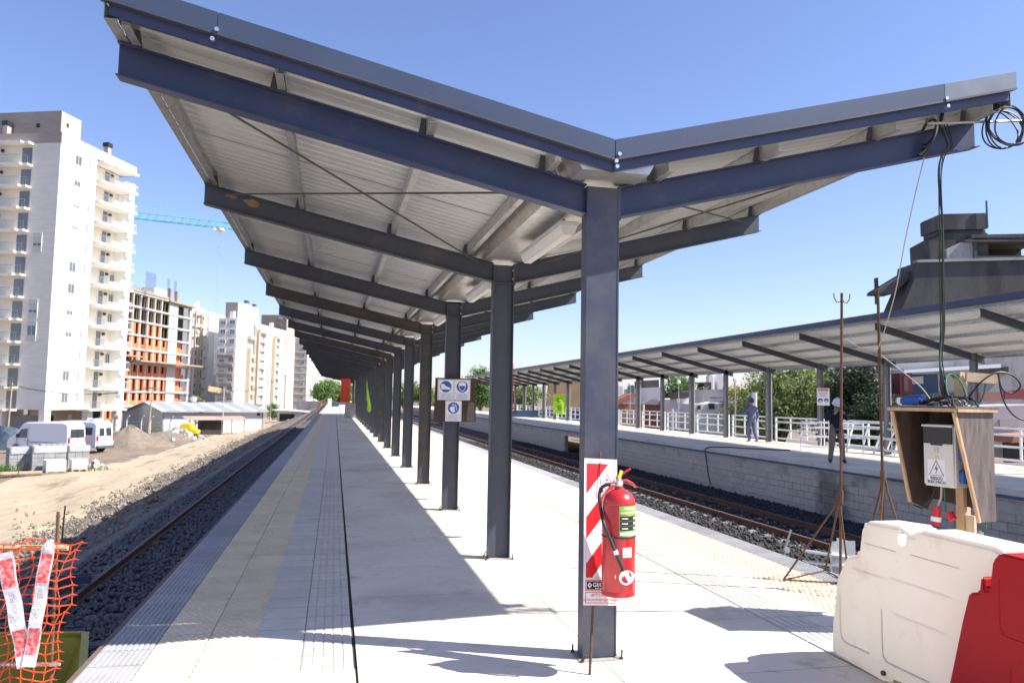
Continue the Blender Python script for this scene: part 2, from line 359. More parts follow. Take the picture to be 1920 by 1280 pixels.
slab(-1.36, 4.69, 130.2, 150)

# ---- far platform
P2 = struct(MB().box(13.1, 18.5, -14, 150, -.22, -.004).build('far_platform', 'concrete_slab'))
P2['label'] = 'long concrete side platform across the track with block wall below its edge'
M('edge_blue', (.06,.10,.22), (.10,.13,.22), scale=5, rough=.8)
box(13.085, 13.098, -14, 150, -.20, -.13).build('edge_stripe', 'edge_blue', P2)
M('bond_beam', (.48,.44,.385), (.54,.50,.44), scale=1.6, rough=.9, bump=.4, dirt=[((.26,.235,.20), 1.1, .52, .7), ((.50,.49,.46), 3, .62, .78)])
box(13.17, 13.4, -14, 36.9, -.50, -.22).build('edge_beam', 'bond_beam', P2); box(13.17, 13.4, 43.3, 150, -.50, -.22).build('edge_beam', 'bond_beam', P2)
box(13.165, 13.4, 36.9, 43.3, -.45, -.22).build('lintel', 'bond_beam', P2)
def stain(mat, yc, half, k=.42):          # damp streak with a ragged outline
    m = MATS[mat]; n = m.node_tree; N = n.nodes; L = n.links; p = N['Principled BSDF']; src = p.inputs['Base Color'].links[0].from_socket
    g = N.new('ShaderNodeNewGeometry'); sx = N.new('ShaderNodeSeparateXYZ'); L.new(g.outputs['Position'], sx.inputs[0])
    def mt(op, a, b_):
        t = N.new('ShaderNodeMath'); t.operation = op
        for i, v in enumerate((a, b_)):
            if isinstance(v, (int, float)): t.inputs[i].default_value = v
            else: L.new(v, t.inputs[i])
        return t.outputs[0]
    nz = N.new('ShaderNodeTexNoise'); nz.inputs['Scale'].default_value = 1.6; nz.inputs['Detail'].default_value = 5; L.new(g.outputs['Position'], nz.inputs['Vector'])
    d = mt('ADD', mt('ABSOLUTE', mt('SUBTRACT', sx.outputs[1], yc), 0), mt('MULTIPLY', mt('SUBTRACT', nz.outputs[0], .5), 1.6))
    mr = N.new('ShaderNodeMapRange'); mr.inputs[1].default_value = half-.3; mr.inputs[2].default_value = half+.1; mr.inputs[3].default_value = k; mr.inputs[4].default_value = 1; L.new(d, mr.inputs[0])
    mx = N.new('ShaderNodeMix'); mx.data_type = 'RGBA'; mx.blend_type = 'MULTIPLY'; mx.inputs[0].default_value = 1; L.new(src, mx.inputs[6]); L.new(mr.outputs[0], mx.inputs[7]); L.new(mx.outputs[2], p.inputs['Base Color'])
stain('block_grey', 18.4, .75); stain('bond_beam', 18.5, .5, .6)
# wall of blocks: individual near, joined far; opening at y 37..43
wall = box(13.2, 13.38, -14, 36.9, -1.8, -.5).build('block_wall', 'mortar', P2)
box(13.2, 13.38, 43.3, 150, -1.8, -.5).build('block_wall', 'mortar', P2)
bw, bh = .39, .19
m_blk = box(-bw/2+.006, bw/2-.006, -.02, .02, -bh/2+.006, bh/2-.006).mesh('block', 'block_grey', bevel=.006, seg=1)
far = MB(); cnt = 0
for r in range(7):
    z = -.5-bh*(r+.5)
    for i in range(0, 230):
        y = 10.6+bw*i+(bw/2 if r % 2 else 0)
        if 36.7 < y < 43.5: continue
        if y < 27 and cnt < 300:
            put('block', m_blk, wall, (13.185+random.uniform(-.004,.004), y, z+random.uniform(-.003,.003)), (0, 0, PI/2)); cnt += 1
        else: far.box(13.166, 13.2, y-bw/2+.006, y+bw/2-.006, z-bh/2+.006, z+bh/2-.006)
stuff(far.build('blocks', 'block_grey', wall))
box(13.19, 13.5, 39.6, 40.4, -1.6, -.45).build('pier', 'bond_beam', P2)
box(17.9, 18.4, -14, 47.5, -1.8, -.22).build('rear_wall', 'block_grey', P2); box(17.9, 18.4, 64, 150, -1.8, -.22).build('rear_wall', 'block_grey', P2)
# ================================================================== CANOPIES
def ibeam(a, b, h, wd, tf=.009, tw=.006, name='beam', mat='steel_charcoal', **kw):
    """I section whose bottom flange runs from a to b (both in an x-z plane at y=0), ends cut vertically"""
    (xa, za), (xb, zb) = a, b; m = MB()
    for (z0, z1, hw) in ((0, tf, wd/2), (tf, h-tf, tw/2), (h-tf, h, wd/2)):
        m.prism([(xa, za+z0), (xb, zb+z0), (xb, zb+z1), (xa, za+z1)], -hw, hw)
    return m
SL, SR = .215, .2575        # roof slopes of the two wings
XV, XL, XR = 1.66, -1.28, 4.615
YC = [4.715, 7.725]+[7.725+3.378*i for i in range(1, 20)]
YE = YC[-1]+.35; YF = 4.40
CAN = thing('platform_canopy', 'long butterfly roof on dark blue steel columns over the near platform', 'canopy', (1.66, 4.715, 0))
def cpart(name, mb, mat, **k):           # world coordinates -> canopy local
    return mb.xf(Matrix.Translation((-1.66, -4.715, 0))).build(name, mat, CAN, **k)
def cput(name, me, loc, rot=None): return put(name, me, CAN, (loc[0]-1.66, loc[1]-4.715, loc[2]), rot)
zc = 2.985
def column_mesh(mat, boxed=False):
    m = MB().box(-.11, -.100, -.055, .055, .012, zc).box(.100, .11, -.055, .055, .012, zc).box(-.100, .100, -.003, .003, .012, zc)
    if boxed: m.box(-.0995, .0995, -.052, -.044, .012, zc)
    m.box(-.100, .100, -.053, -.004, 2.785, 2.795).box(-.1, .1, .004, .053, 2.785, 2.795)
    return m.mesh('column', mat)
cm = {'steel_blue': column_mesh('steel_blue', True), 'steel_charcoal': column_mesh('steel_charcoal'), 'steel_rusty': column_mesh('steel_rusty')}
col1 = column_mesh('steel_dusty', True)
bl = {}; br = {}
for mt in cm:
    bl[mt] = ibeam((XL, 2.80+SL*(1.55-XL)), (1.549, 2.80), .2, .1).xf(Matrix.Translation((-1.66, 0, 0))).mesh('left_beam', mt)
    br[mt] = ibeam((1.781, 2.80), (XR-.01, 2.80+SR*(XR-1.79)), .2, .1).xf(Matrix.Translation((-1.66, 0, 0))).mesh('right_beam', mt)
pl = MB().box(-.14, .14, -.10, .10, 0, .006).mesh('base_plate', 'concrete_raw')
blt = MB().tube([(0,0,0),(0,0,.06)], .006, 6).tube([(0,0,.006),(0,0,.018)], .012, 6).mesh('anchor_bolt', 'rebar_rust')
ep = MB().box(-.006, .006, -.056, .056, 2.775, 3.0).mesh('end_plate', 'steel_charcoal')
nut = MB().tube([(-.012,0,0),(.012,0,0)], .013, 6).mesh('bolt', 'zinc_bolt')
cl = MB().prism([(-.05,0),(.05,0),(.03,.11),(-.03,.11)], -.004, .004).mesh('cleat', 'steel_charcoal')
PURL_L = [-1.20, -.39, .50, 1.27]; PURL_R = [4.50, 3.70, 2.80, 2.02]
zb = lambda x: 2.80+(SL*(1.55-x) if x < XV else SR*(x-1.79))     # underside of beams
for i, yc in enumerate(YC):
    mt = 'steel_blue' if i == 0 else ('steel_rusty' if i in (3, 7) else 'steel_charcoal')
    cput('column', cm[mt] if i else col1, (1.66, yc, 0)); 
    mt2 = 'steel_blue' if i == 0 else ('steel_rusty' if i in (3, 6) else 'steel_charcoal')
    put('beam', bl[mt2], CAN, (0, yc-4.715, 0)); put('beam', br['steel_blue' if i == 0 else 'steel_charcoal'], CAN, (0, yc-4.715, 0))
    cput('base_plate', pl, (1.66, yc, 0))
    if i < 9:
        for sx in (-.13, .13):
            for sy in (-.09, .09):
                cput('anchor_bolt', blt, (1.66+sx, yc+sy, 0), (random.uniform(-.5,.5), random.uniform(-.7,.7), 0))
        cput('end_plate', ep, (1.775, yc, 0))
        for z in (2.84, 2.93):
            cput('bolt', nut, (1.765, yc-.035, z))
    if i < 12:
        for x in PURL_L+PURL_R: cput('cleat', cl, (x, yc-.03, zb(x)+.2), (0, 0, 0))
# purlins (C sections), eave channels
def purlin(x, s, y0=4.44):
    z = zb(x)+.202; t = .003; m = MB()
    sl = -SL if x < XV else SR
    m.box(x-.0015, x+.0015, y0, YE, z, z+.10)
    for zz in (z, z+.1-t): m.box(x+.0016, x+.045, y0, YE, zz, zz+t)
    return cpart('purlin', m, 'galv')
for x in PURL_L+PURL_R: purlin(x, 1)
def zr(x): return zb(x)+.205+.10                      # underside of roof sheet
# eave edge trims
for xe, s in ((XL, -1), (XR, 1)):
    zt = zr(xe)
    cpart('eave_trim', MB().box(min(xe, xe+s*.003), max(xe, xe+s*.003), YF, YE, zt-.10, zt+.035).box(min(xe, xe-s*.06), max(xe, xe-s*.06), YF+.001, YE, zt-.103, zt-.1005), 'galv')
# roof sheets, each about one metre wide with ribs running down the slope
def sheet(xa, xb, wd, n=8):
    prof = []; p = wd/n
    for k in range(n):
        y0 = k*p; prof += [(y0, 0), (y0+p*.62, 0), (y0+p*.70, .008), (y0+p*.92, .008)]
    prof.append((wd, 0)); m = len(prof)
    za, zb_ = zr(xa), zr(xb)
    v = [(xa-1.66, y, za+z) for y, z in prof]+[(xb-1.66, y, zb_+z) for y, z in prof]
    v += [(a, b_, c+.0012) for a, b_, c in v]
    f = [(k, k+1, m+k+1, m+k) for k in range(m-1)]+[(2*m+k, 3*m+k, 3*m+k+1, 2*m+k+1) for k in range(m-1)]
    f += [(0, m, 3*m, 2*m), (m-1, 3*m-1, 4*m-1, 2*m-1)]
    return MB().add(v, f).mesh('roof_sheet', 'roof_sheet')
SW = 1.0
ml, mr_ = sheet(XL+.003, 1.42, SW+.04), sheet(1.9, XR-.003, SW+.04)
ns = int((YE-YF)/SW)+1
for i in range(ns):
    put('roof_sheet', ml, CAN, (0, YF+.002+i*SW-4.715, (i % 2)*.006)); put('roof_sheet', mr_, CAN, (0, YF+.002+i*SW-4.715, (i % 2)*.006))
# valley gutter
gut = [(1.36, 3.165), (1.44, 3.02), (1.88, 3.02), (1.96, 3.165)]
gp = [gut[0], gut[1], gut[2], gut[3], (1.956, 3.17), (1.876, 3.024), (1.444, 3.024), (1.364, 3.17)]
for y0 in [YF+.03]+[YC[i]+.1 for i in range(0, 20, 2)]:
    y1 = min(YE, (y0+2*3.378-.01) if y0 > 4.5 else YC[0]+.094)
    m = MB()
    for (a, b_) in ((gut[0], gut[1]), (gut[1], gut[2]), (gut[2], gut[3])):
        m.add([(a[0], y0, a[1]), (b_[0], y0, b_[1]), (b_[0], y1, b_[1]), (a[0], y1, a[1])], [(0, 1, 2, 3)])
    if y0 < 4.5: m.add([(a, y0, b_) for a, b_ in gut], [(0, 1, 2, 3)])
    cpart('gutter', m, 'galv')
# fascia: upper trim + lower channel, two runs with a seam each
def fascia(x0, x1, y, za, zb_, mat, name, d):
    k = lambda x: 3.19+(SL*(1.63-x) if x < 1.63 else SR*(x-1.63))
    m = MB().prism([(x0, k(x0)+za), (x1, k(x1)+za), (x1, k(x1)+zb_), (x0, k(x0)+zb_)], y, y+d)
    return cpart(name, m, mat)
for x0, x1 in ((XL-.02, -.70), (-.696, 1.627), (1.633, 4.03), (4.034, XR+.02)):
    fascia(x0, x1, YF-.035, -.105, .012, 'fascia_galv' if x0 > 4 else 'fascia_blue', 'fascia_trim', .03)
    fascia(x0, x1, YF-.04, -.118, -.1055, 'steel_charcoal', 'fascia_lip', .045)
for x0, x1 in ((XL+.02, 1.627), (1.633, XR-.01)):
    fascia(x0, x1, YF+.001, -.178, -.1185, 'steel_blue', 'fascia_channel', .025)
for x, dz in ((1.655, -.085), (1.635, -.125), (1.64, -.16), (-.70, -.09), (-.72, -.15), (4.04, -.095), (4.05, -.15)):
    k = 3.19+(SL*(1.63-x) if x < 1.63 else SR*(x-1.63))
    cput('bolt', nut, (x, YF-.035, k+dz), (0, 0, PI/2))
# wind bracing rods in the first bay, left and right wing
for (xa, ya, xb, yb) in ((-1.1, YC[0]+.05, 1.45, YC[1]-.05), (1.45, YC[0]+.05, -1.1, YC[1]-.05), (4.4, YC[0]+.05, 1.95, YC[1]-.05), (1.95, YC[0]+.05, 4.4, YC[1]-.05)):
    cpart('brace_rod', MB().tube([(xa, ya, zb(xa)+.14), (xb, yb, zb(xb)+.14)], .008, 6), 'steel_rusty')
# fluorescent fittings
M('lamp_body', (.55,.56,.56), (.62,.63,.63), scale=8, rough=.5)
M('lamp_cover', (.86,.86,.84), rough=.25, transl=.2)
for i in range(0, 9):
    y0 = YC[i]+.75
    t = thing('lamp', ('white fluorescent batten lamp under the valley gutter in the first bay' if i == 0 else 'white fluorescent batten lamp under the valley gutter, bay %s from the front' % ['','second','third','fourth','fifth','sixth','seventh','eighth','ninth'][i]), 'lamp', (1.68, y0, 2.87), 0, 'lamps under the canopy valley')
    MB().prism([(-.07,.045),(.07,.045),(.075,.075),(-.075,.075)], 0, 1.3).build('housing', 'lamp_body', t, bevel=.006)
    MB().prism([(-.068,.044),(-.05,-.01),(-.03,-.03),(.03,-.03),(.05,-.01),(.068,.044)], .015, 1.285).build('diffuser', 'lamp_cover', t, smooth=True)
    for yy in (.15, 1.1): MB().box(-.012, .012, yy, yy+.03, .076, .128).build('bracket', 'galv', t)

# ---- canopy of the far platform: single wing rising towards the track
C2 = thing('platform_canopy', 'single-slope roof on slim steel columns over the far platform', 'canopy', (17.87, 15.0, 0))
S2 = .238; Y2 = [14.95+3.6*i for i in range(-2, 21)]; YS2, YE2 = Y2[0]-.4, Y2[-1]+.4
z2 = lambda x: 3.70-S2*(x-14.63)
def p2(name, mb, mat, **k): return mb.xf(Matrix.Translation((-17.87, -15, 0))).build(name, mat, C2, **k)
cm2 = MB().box(-.10, -.091, -.055, .055, 0, 3.15).box(.091, .10, -.055, .055, 0, 3.15).box(-.091, .091, -.003, .003, 0, 3.15).mesh('column', 'steel_grey')
bm2 = ibeam((14.63, z2(14.63)), (18.25, z2(18.25)), .2, .1).xf(Matrix.Translation((-17.87, 0, 0))).mesh('beam', 'steel_charcoal')
pip = MB().tube([(0,0,0),(0,0,2.95)], .04, 8).mesh('downpipe', 'print_grey')
for i, y in enumerate(Y2):
    put('column', cm2, C2, (0, y-15, 0)); put('beam', bm2, C2, (0, y-15, 0))
    if i % 2 == 0: put('downpipe', pip, C2, (.22, y-15+.12, 0))
zr2 = lambda x: z2(x)+.205+.09
for x in (14.75, 15.55, 16.45, 17.35, 18.1):
    p2('purlin', MB().box(x-.002, x+.002, YS2, YE2, z2(x)+.202, z2(x)+.292).box(x+.0021, x+.04, YS2, YE2, z2(x)+.202, z2(x)+.205), 'galv')
prof = []
for k in range(8): p = .125; prof += [(k*p, 0), (k*p+.075, 0), (k*p+.085, .010), (k*p+.115, .010)]
prof.append((.998, 0)); m_ = len(prof)
v = [(14.56-17.87, y, zr2(14.56)+z) for y, z in prof]+[(18.33-17.87, y, zr2(18.33)+z) for y, z in prof]; v += [(a, b_, c+.0015) for a, b_, c in v]
ms2 = MB().add(v, [(k, k+1, m_+k+1, m_+k) for k in range(m_-1)]+[(2*m_+k, 3*m_+k, 3*m_+k+1, 2*m_+k+1) for k in range(m_-1)]).mesh('roof_sheet', 'roof_sheet')
for i in range(int(YE2-YS2)): put('roof_sheet', ms2, C2, (0, YS2+i-15, 0))
p2('fascia', MB().box(14.50, 14.53, YS2, YE2, zr2(14.53)-.06, zr2(14.53)+.12), 'steel_blue')
p2('rear_gutter', MB().box(18.335, 18.45, YS2, YE2, zr2(18.33)-.10, zr2(18.33)-.097).box(18.45, 18.453, YS2, YE2, zr2(18.33)-.10, zr2(18.33)+.02), 'galv')

M('rust_flake', (.24,.15,.085), (.32,.21,.12), scale=20, rough=.9)
r_ = random.Random(3)
for (x0, w_, h_) in ((-1.10,.13,.05), (-.93,.16,.07)):
    zz = zb(x0)+.175; pts = [(x0+w_*.5*(1+math.cos(a)*r_.uniform(.7,1.1)), zz-.215*w_*.5*(1+math.cos(a))-h_*.5+h_*.5*math.sin(a)*r_.uniform(.5,1.2)) for a in np.linspace(0, 2*PI, 15)[:-1]]
    cpart('flaked_paint', MB().prism(pts, YC[1]-.0055, YC[1]-.0045), 'rust_flake')
# ================================================================== FOREGROUND THINGS
def clip(poly, a, b, c):                # keep a*x+b*z >= c
    out = []
    for i in range(len(poly)):
        p, q = poly[i], poly[(i+1) % len(poly)]; dp = a*p[0]+b*p[1]-c; dq = a*q[0]+b*q[1]-c
        if dp >= 0: out.append(p)
        if dp*dq < 0:
            t = dp/(dp-dq); out.append((p[0]+t*(q[0]-p[0]), p[1]+t*(q[1]-p[1])))
    return out
def flat(poly, y, t=.0006): return MB().prism(poly, y-t, y)
def rect(x0, x1, z0, z1): return [(x0, z0), (x1, z0), (x1, z1), (x0, z1)]
def ringpoly(x0, x1, z0, z1, t): # frame outline as 4 bars
    return [rect(x0, x1, z0, z0+t), rect(x0, x1, z1-t, z1), rect(x0, x0+t, z0+t, z1-t), rect(x1-t, x1, z0+t, z1-t)]
def frame(x0, x1, z0, z1, t, y, th=.0006):
    m = MB()
    for p in ringpoly(x0, x1, z0, z1, t): m.prism(p, y-th, y)
    return m
def letter(parent, s, size, mat, x, y, z, **k):
    return put('lettering', text_mesh(s, size, mat, **k), parent, (x, y, z), (PI/2, 0, 0))

# ---- hazard board tied to the first column
hb = thing('hazard_board', 'red and white diagonal striped board tied in front of first column', 'sign', (1.592, 4.462, .385))
hb.rotation_euler = (-.145, .047, 0)
W2, HH = .108, .862
MB().box(-W2+.004, W2, .004, .014, 0, HH).build('backing', 'wood', hb)
MB().box(-W2, W2-.004, 0, .0035, -.004, HH+.002).build('panel', 'print_white', hb)
R0 = rect(-W2+.016, W2-.02, .155, HH-.03)
for lo, hi in ((.77, 9), (.50, .63), (.225, .355)):
    p = clip(clip(R0, -1.3, 1, lo), 1.3, -1, -hi)
    flat(p, -.0003).build('stripe', 'print_red', hb)
frame(-W2+.014, W2-.018, .153, HH-.028, .0014, -.0002).build('outline', 'print_red', hb)
for z0, z1 in ((.078, .142), (.008, .072)): frame(-W2+.012, W2-.014, z0, z1, .004, -.0002).build('label_frame', 'print_red', hb)
flat(rect(-W2+.02, W2-.022, .086, .134), -.0003).build('label_plate', 'print_black', hb)
flat([(-.084,.111),(-.069,.094),(-.054,.111),(-.069,.128)], -.001).build('emblem', 'print_white', hb); flat([(-.075,.111),(-.069,.104),(-.063,.111),(-.069,.118)], -.0017).build('emblem', 'print_black', hb)
letter(hb, 'GEOR', .034, 'print_white', -.05, -.0012, .113, ax='l', bold=.0008)
for k in range(6): flat(rect(-.035+.014*k, -.026+.014*k, .090, .095), -.001).build('label_mark', 'print_white', hb)
letter(hb, 'APTO PARA', .023, 'print_red', 0, -.0012, .053); letter(hb, 'INSTALACIONES ELECTRICAS', .0175, 'print_red', 0, -.0012, .026)
tri = [(.012,.72),(.068,.72),(.04,.775)]
m = MB()
for i in range(3):
    a, b_ = tri[i], tri[(i+1) % 3]; m.bar((a[0], -.0006, a[1]), (b_[0], -.0006, b_[1]), .001, .0026, (0,1,0))
m.build('symbol', 'print_red', hb); letter(hb, 'A', .03, 'print_red', .04, -.0012, .737)
frame(-.012, .032, .645, .69, .0025, -.0003).build('symbol', 'print_red', hb); letter(hb, 'B', .034, 'print_red', .01, -.0012, .668)
c_ = MB()
for k in range(24):
    a0, a1 = 2*PI*k/24, 2*PI*(k+1)/24; c_.bar((.062+.022*math.cos(a0), -.0006, .665+.022*math.sin(a0)), (.062+.022*math.cos(a1), -.0006, .665+.022*math.sin(a1)), .001, .0025, (0,1,0))
c_.build('symbol', 'print_red', hb); letter(hb, 'C', .03, 'print_red', .062, -.0012, .665)
frame(.028, .075, .17, .22, .0014, -.0003).build('symbol', 'print_red', hb)
MB().tube([(-.005,-.004,.845),(-.012,-.006,.80),(-.008,-.01,.72),(.004,-.02,.66)], .0022, 6).build('tie_wire', 'cable_black', hb)

st = thing('rebar_stake', 'ribbed rebar stake leaning behind the striped board against the column', 'stake', (1.51, 4.41, 0))
def rebar(pts, r, ribs=True):
    m = MB().tube(pts, r, 7); a, b_ = Vector(pts[0]), Vector(pts[-1]); n = int((b_-a).length/.018)
    if ribs and len(pts) == 2:
        for i in range(1, n): 
            p = a.lerp(b_, i/n); d = (b_-a).normalized()*.003; m.tube([p-d, p+d], r*1.22, 7)
    return m
rebar([(0,0,-.01),(.125,.205,1.28)], .008).build('bar', 'rebar_rust', st, smooth=True)

# ---- fire extinguisher
ex = thing('fire_extinguisher', 'red fire extinguisher with black hose hung on the first column', 'extinguisher', (1.662, 4.352, .468))
RX = .0985
MB().lathe([(.088,0),(RX,.006),(RX,.03),(RX-.001,.032),(RX,.034),(RX,.520),(RX-.002,.526),(RX,.532),(.094,.556),(.080,.582),(.056,.602),(.032,.612),(.028,.615),(.028,.63)], n=40).build('cylinder', 'red_paint', ex, smooth=35)
MB().lathe([(.022,.628),(.024,.64),(.020,.668),(.016,.672)], n=16).build('valve', 'galv_bright', ex, smooth=30)
AC = math.radians(-110.6); nx = Vector((math.cos(AC), math.sin(AC), 0)); tx = Vector((-math.sin(AC), math.cos(AC), 0))
def fr(dx, z, out=.0):   # point on the front of the cylinder as the camera sees it
    q = max(-.999, min(.999, dx/RX)); v_ = tx*dx + nx*(math.sqrt(1-q*q)*RX+out) if abs(dx) < RX else tx*dx+nx*out
    return (v_.x, v_.y, z)
def patch(a0, a1, z0, z1, e, n=14):
    A = [AC+math.radians(a0+(a1-a0)*i/n) for i in range(n+1)]; r = RX+e
    v_ = [(r*math.cos(a), r*math.sin(a), z) for z in (z0, z1) for a in A]
    return MB().add(v_, [(i, i+1, n+2+i, n+1+i) for i in range(n)])
MB().bar(fr(-.02,.675,-.09), fr(.07,.735,-.09), .02, .012).build('carry_handle', 'red_paint', ex, bevel=.004)
MB().tube([fr(-.01,.66,-.085), fr(.045,.665,-.08), fr(.08,.645,-.075), fr(.098,.622,-.07)], [.009,.009,.008,.007], 8).build('lever', 'red_paint', ex, smooth=True)
MB().disc(fr(.006,.652,-.072), .017, 18, 'y', .012).build('gauge', 'galv_bright', ex); MB().disc((fr(.006,.652,-.072)[0], fr(.006,.652,-.072)[1]-.0068, .652), .014, 18, 'y', .001).build('gauge_dial', 'print_white', ex)
MB().tube([fr(-.02,.645,-.08), fr(-.055,.64,-.07)], .010, 10).build('outlet', 'galv_bright', ex, smooth=True)
MB().obox(fr(.008,.70,-.075), (.02,.004,.05), Matrix.Rotation(.3, 3, 'Y')).build('safety_tag', 'print_yellow', ex)
hp = [(-.05,.641,-.06),(-.085,.632,-.03),(-.108,.605,.015),(-.115,.56,.035),(-.105,.49,.035),(-.085,.42,.055),(-.05,.34,.016),(-.02,.27,.016),(.012,.20,.016),(.028,.162,.016)]
hv = [Vector(fr(*p)) for p in hp]
def smoothpath(P, k=6):
    P = [Vector(p) for p in P]; o = []
    for i in range(len(P)-1):
        p0, p1, p2_, p3 = P[max(i-1,0)], P[i], P[i+1], P[min(i+2, len(P)-1)]
        for j in range(k):
            t = j/k; o.append(.5*((2*p1)+(-p0+p2_)*t+(2*p0-5*p1+4*p2_-p3)*t*t+(-p0+3*p1-3*p2_+p3)*t**3))
    return o+[P[-1]]
MB().tube(smoothpath(hv), .0105, 10).build('hose', 'black_rubber', ex, smooth=True)
MB().tube([hv[7]+Vector((0,-.001,.006)), hv[7].lerp(hv[8], .25)], .0135, 10).build('hose_clip', 'print_white', ex, smooth=True)
MB().lathe([(RX+.001,.338),(RX+.003,.340),(RX+.003,.347),(RX+.001,.349)], n=40).build('strap', 'black_rubber', ex, smooth=30)
MB().obox(fr(-.035,.343,.004), (.04,.012,.014)).build('strap_buckle', 'black_plastic', ex)
lb = patch(2, 78, .352, .525, .0012).build('label', 'print_green', ex)
patch(4, 76, .44, .468, .0020).build('label_band', 'print_black', lb); patch(4, 76, .412, .438, .0020).build('label_band', 'print_black', lb); patch(4, 76, .385, .410, .0020).build('label_band', 'print_black', lb)
patch(5, 74, .357, .375, .0020).build('label_band', 'print_white', lb); patch(4, 30, .472, .476, .002).build('label_band', 'print_red', lb); patch(55, 76, .472, .476, .002).build('label_band', 'print_red', lb)
patch(20, 62, .507, .516, .002).build('label_band', 'print_white', lb); patch(8, 70, .496, .499, .002).build('label_band', 'print_grey', lb)
for a in (8, 20, 32, 48, 58, 68): patch(a, a+7, .482, .49, .0022, 3).build('label_mark', 'print_white', lb)
for z in (.454, .425, .397):
    patch(10, 32, z-.003, z+.003, .003, 4).build('label_mark', 'print_white', lb); patch(56, 72, z-.006, z+.006, .003, 4).build('label_mark', 'print_white', lb)
patch(14, 48, .232, .288, .0014).build('sticker', 'print_white', ex); patch(16, 34, .245, .249, .0022, 4).build('sticker_mark', 'print_grey', ex); patch(18, 30, .262, .266, .0022, 4).build('sticker_mark', 'print_green', ex)
disc = [];
def cyl_poly(pts, e):
    v_ = []
    for dx, z in pts:
        a = AC+math.asin(max(-.99, min(.99, dx/RX))); v_.append(((RX+e)*math.cos(a), (RX+e)*math.sin(a), z))
    return MB().add(v_+[], [tuple(range(len(v_)))])
cyl_poly([(.045+.042*math.cos(2*PI*k/28), .12+.042*math.sin(2*PI*k/28)) for k in range(28)], .003).build('nozzle_holder', 'print_white', ex)
cyl_poly([(-.018,.112),(.09,.112),(.092,.132),(-.018,.132)], .0025).build('nozzle_holder', 'print_white', ex)
cyl_poly([(.018,.128),(.06,.13),(.06,.134),(.018,.132)], .0042).build('sticker_mark', 'print_yellow', ex)
m = MB()
for k in range(10):
    a0, a1 = 2*PI*k/10, 2*PI*(k+1)/10; m.tube([fr(.046+.011*math.cos(a0), .098+.011*math.sin(a0), .004), fr(.046+.011*math.cos(a1), .098+.011*math.sin(a1), .004)], .0012, 4)
m.build('sticker_mark', 'print_blue', ex)

# ---- safety signs on the third column
sg = thing('safety_sign', 'dark plywood board with three blue and white safety notices on third column', 'sign', (1.69, 11.02, 1.26))
MB().prism([(-.30,.0),(.315,.004),(.295,.628),(-.285,.632)], 0, .016).build('board', 'ply_dark', sg)
MB().prism([(.17,.02),(.298,.004),(.288,.28),(.20,.29)], -.004, 0).build('splinter_patch', 'ply_grey', sg)
def notice(x, z, lines, pic):
    pn = MB().box(x-.117, x+.117, -.012, -.001, z-.148, z+.148).build('notice', 'print_white', sg)
    frame(x-.108, x+.108, z-.05, z+.14, .003, -.0122).build('border', 'print_grey', pn); frame(x-.108, x+.108, z-.14, z-.058, .003, -.0122).build('border', 'print_grey', pn)
    MB().disc((x, -.0126, z+.044), .082, 30, 'y', .0008).build('symbol', 'print_blue', pn)
    for poly, mt in pic: MB().prism([(x+a, z+.044+b_) for a, b_ in poly], -.0140-(.0008 if mt == 'print_blue' else 0), -.0131).build('symbol', mt, pn)
    letter(pn, lines, .024, 'print_blue', x, -.0128, z-.099, space=.95)
boot = [([(-.068,.035),(-.02,.038),(-.005,.008),(.035,-.006),(.066,-.018),(.066,-.04),(-.068,-.04)], 'print_white')]
face = [([(-.055,.012),(-.052,.04),(-.032,.064),(0,.072),(.032,.064),(.052,.04),(.055,.012),(.034,-.045),(.018,-.062),(-.018,-.062),(-.034,-.045)], 'print_white'), ([(-.045,.012),(.045,.012),(.028,-.04),(.014,-.053),(-.014,-.053),(-.028,-.04)], 'print_blue')]
glove = [([(-.055,-.01),(-.03,-.055),(.005,-.066),(.028,-.05),(.012,-.002),(.022,.022),(.008,.03),(-.005,.01),(-.02,.028),(-.032,.01),(-.05,.012)], 'print_white'), ([(.02,.048),(.03,.055),(.052,-.005),(.05,-.035),(.042,-.03),(.042,0)], 'print_white'), ([(-.03,.038),(-.018,.058),(-.01,.055),(-.02,.034)], 'print_white'), ([(-.006,.035),(.002,.066),(.01,.064),(.004,.033)], 'print_white')]
notice(-.135, .462, 'OBLIGACION\nDE USAR CALZADO\nDE SEGURIDAD', boot); notice(.103, .464, 'OBLIGACION\nDE USAR CASCO\nDE SEGURIDAD', face); notice(-.018, .158, 'OBLIGACION\nDE USAR GUANTES\nDE SEGURIDAD', glove)

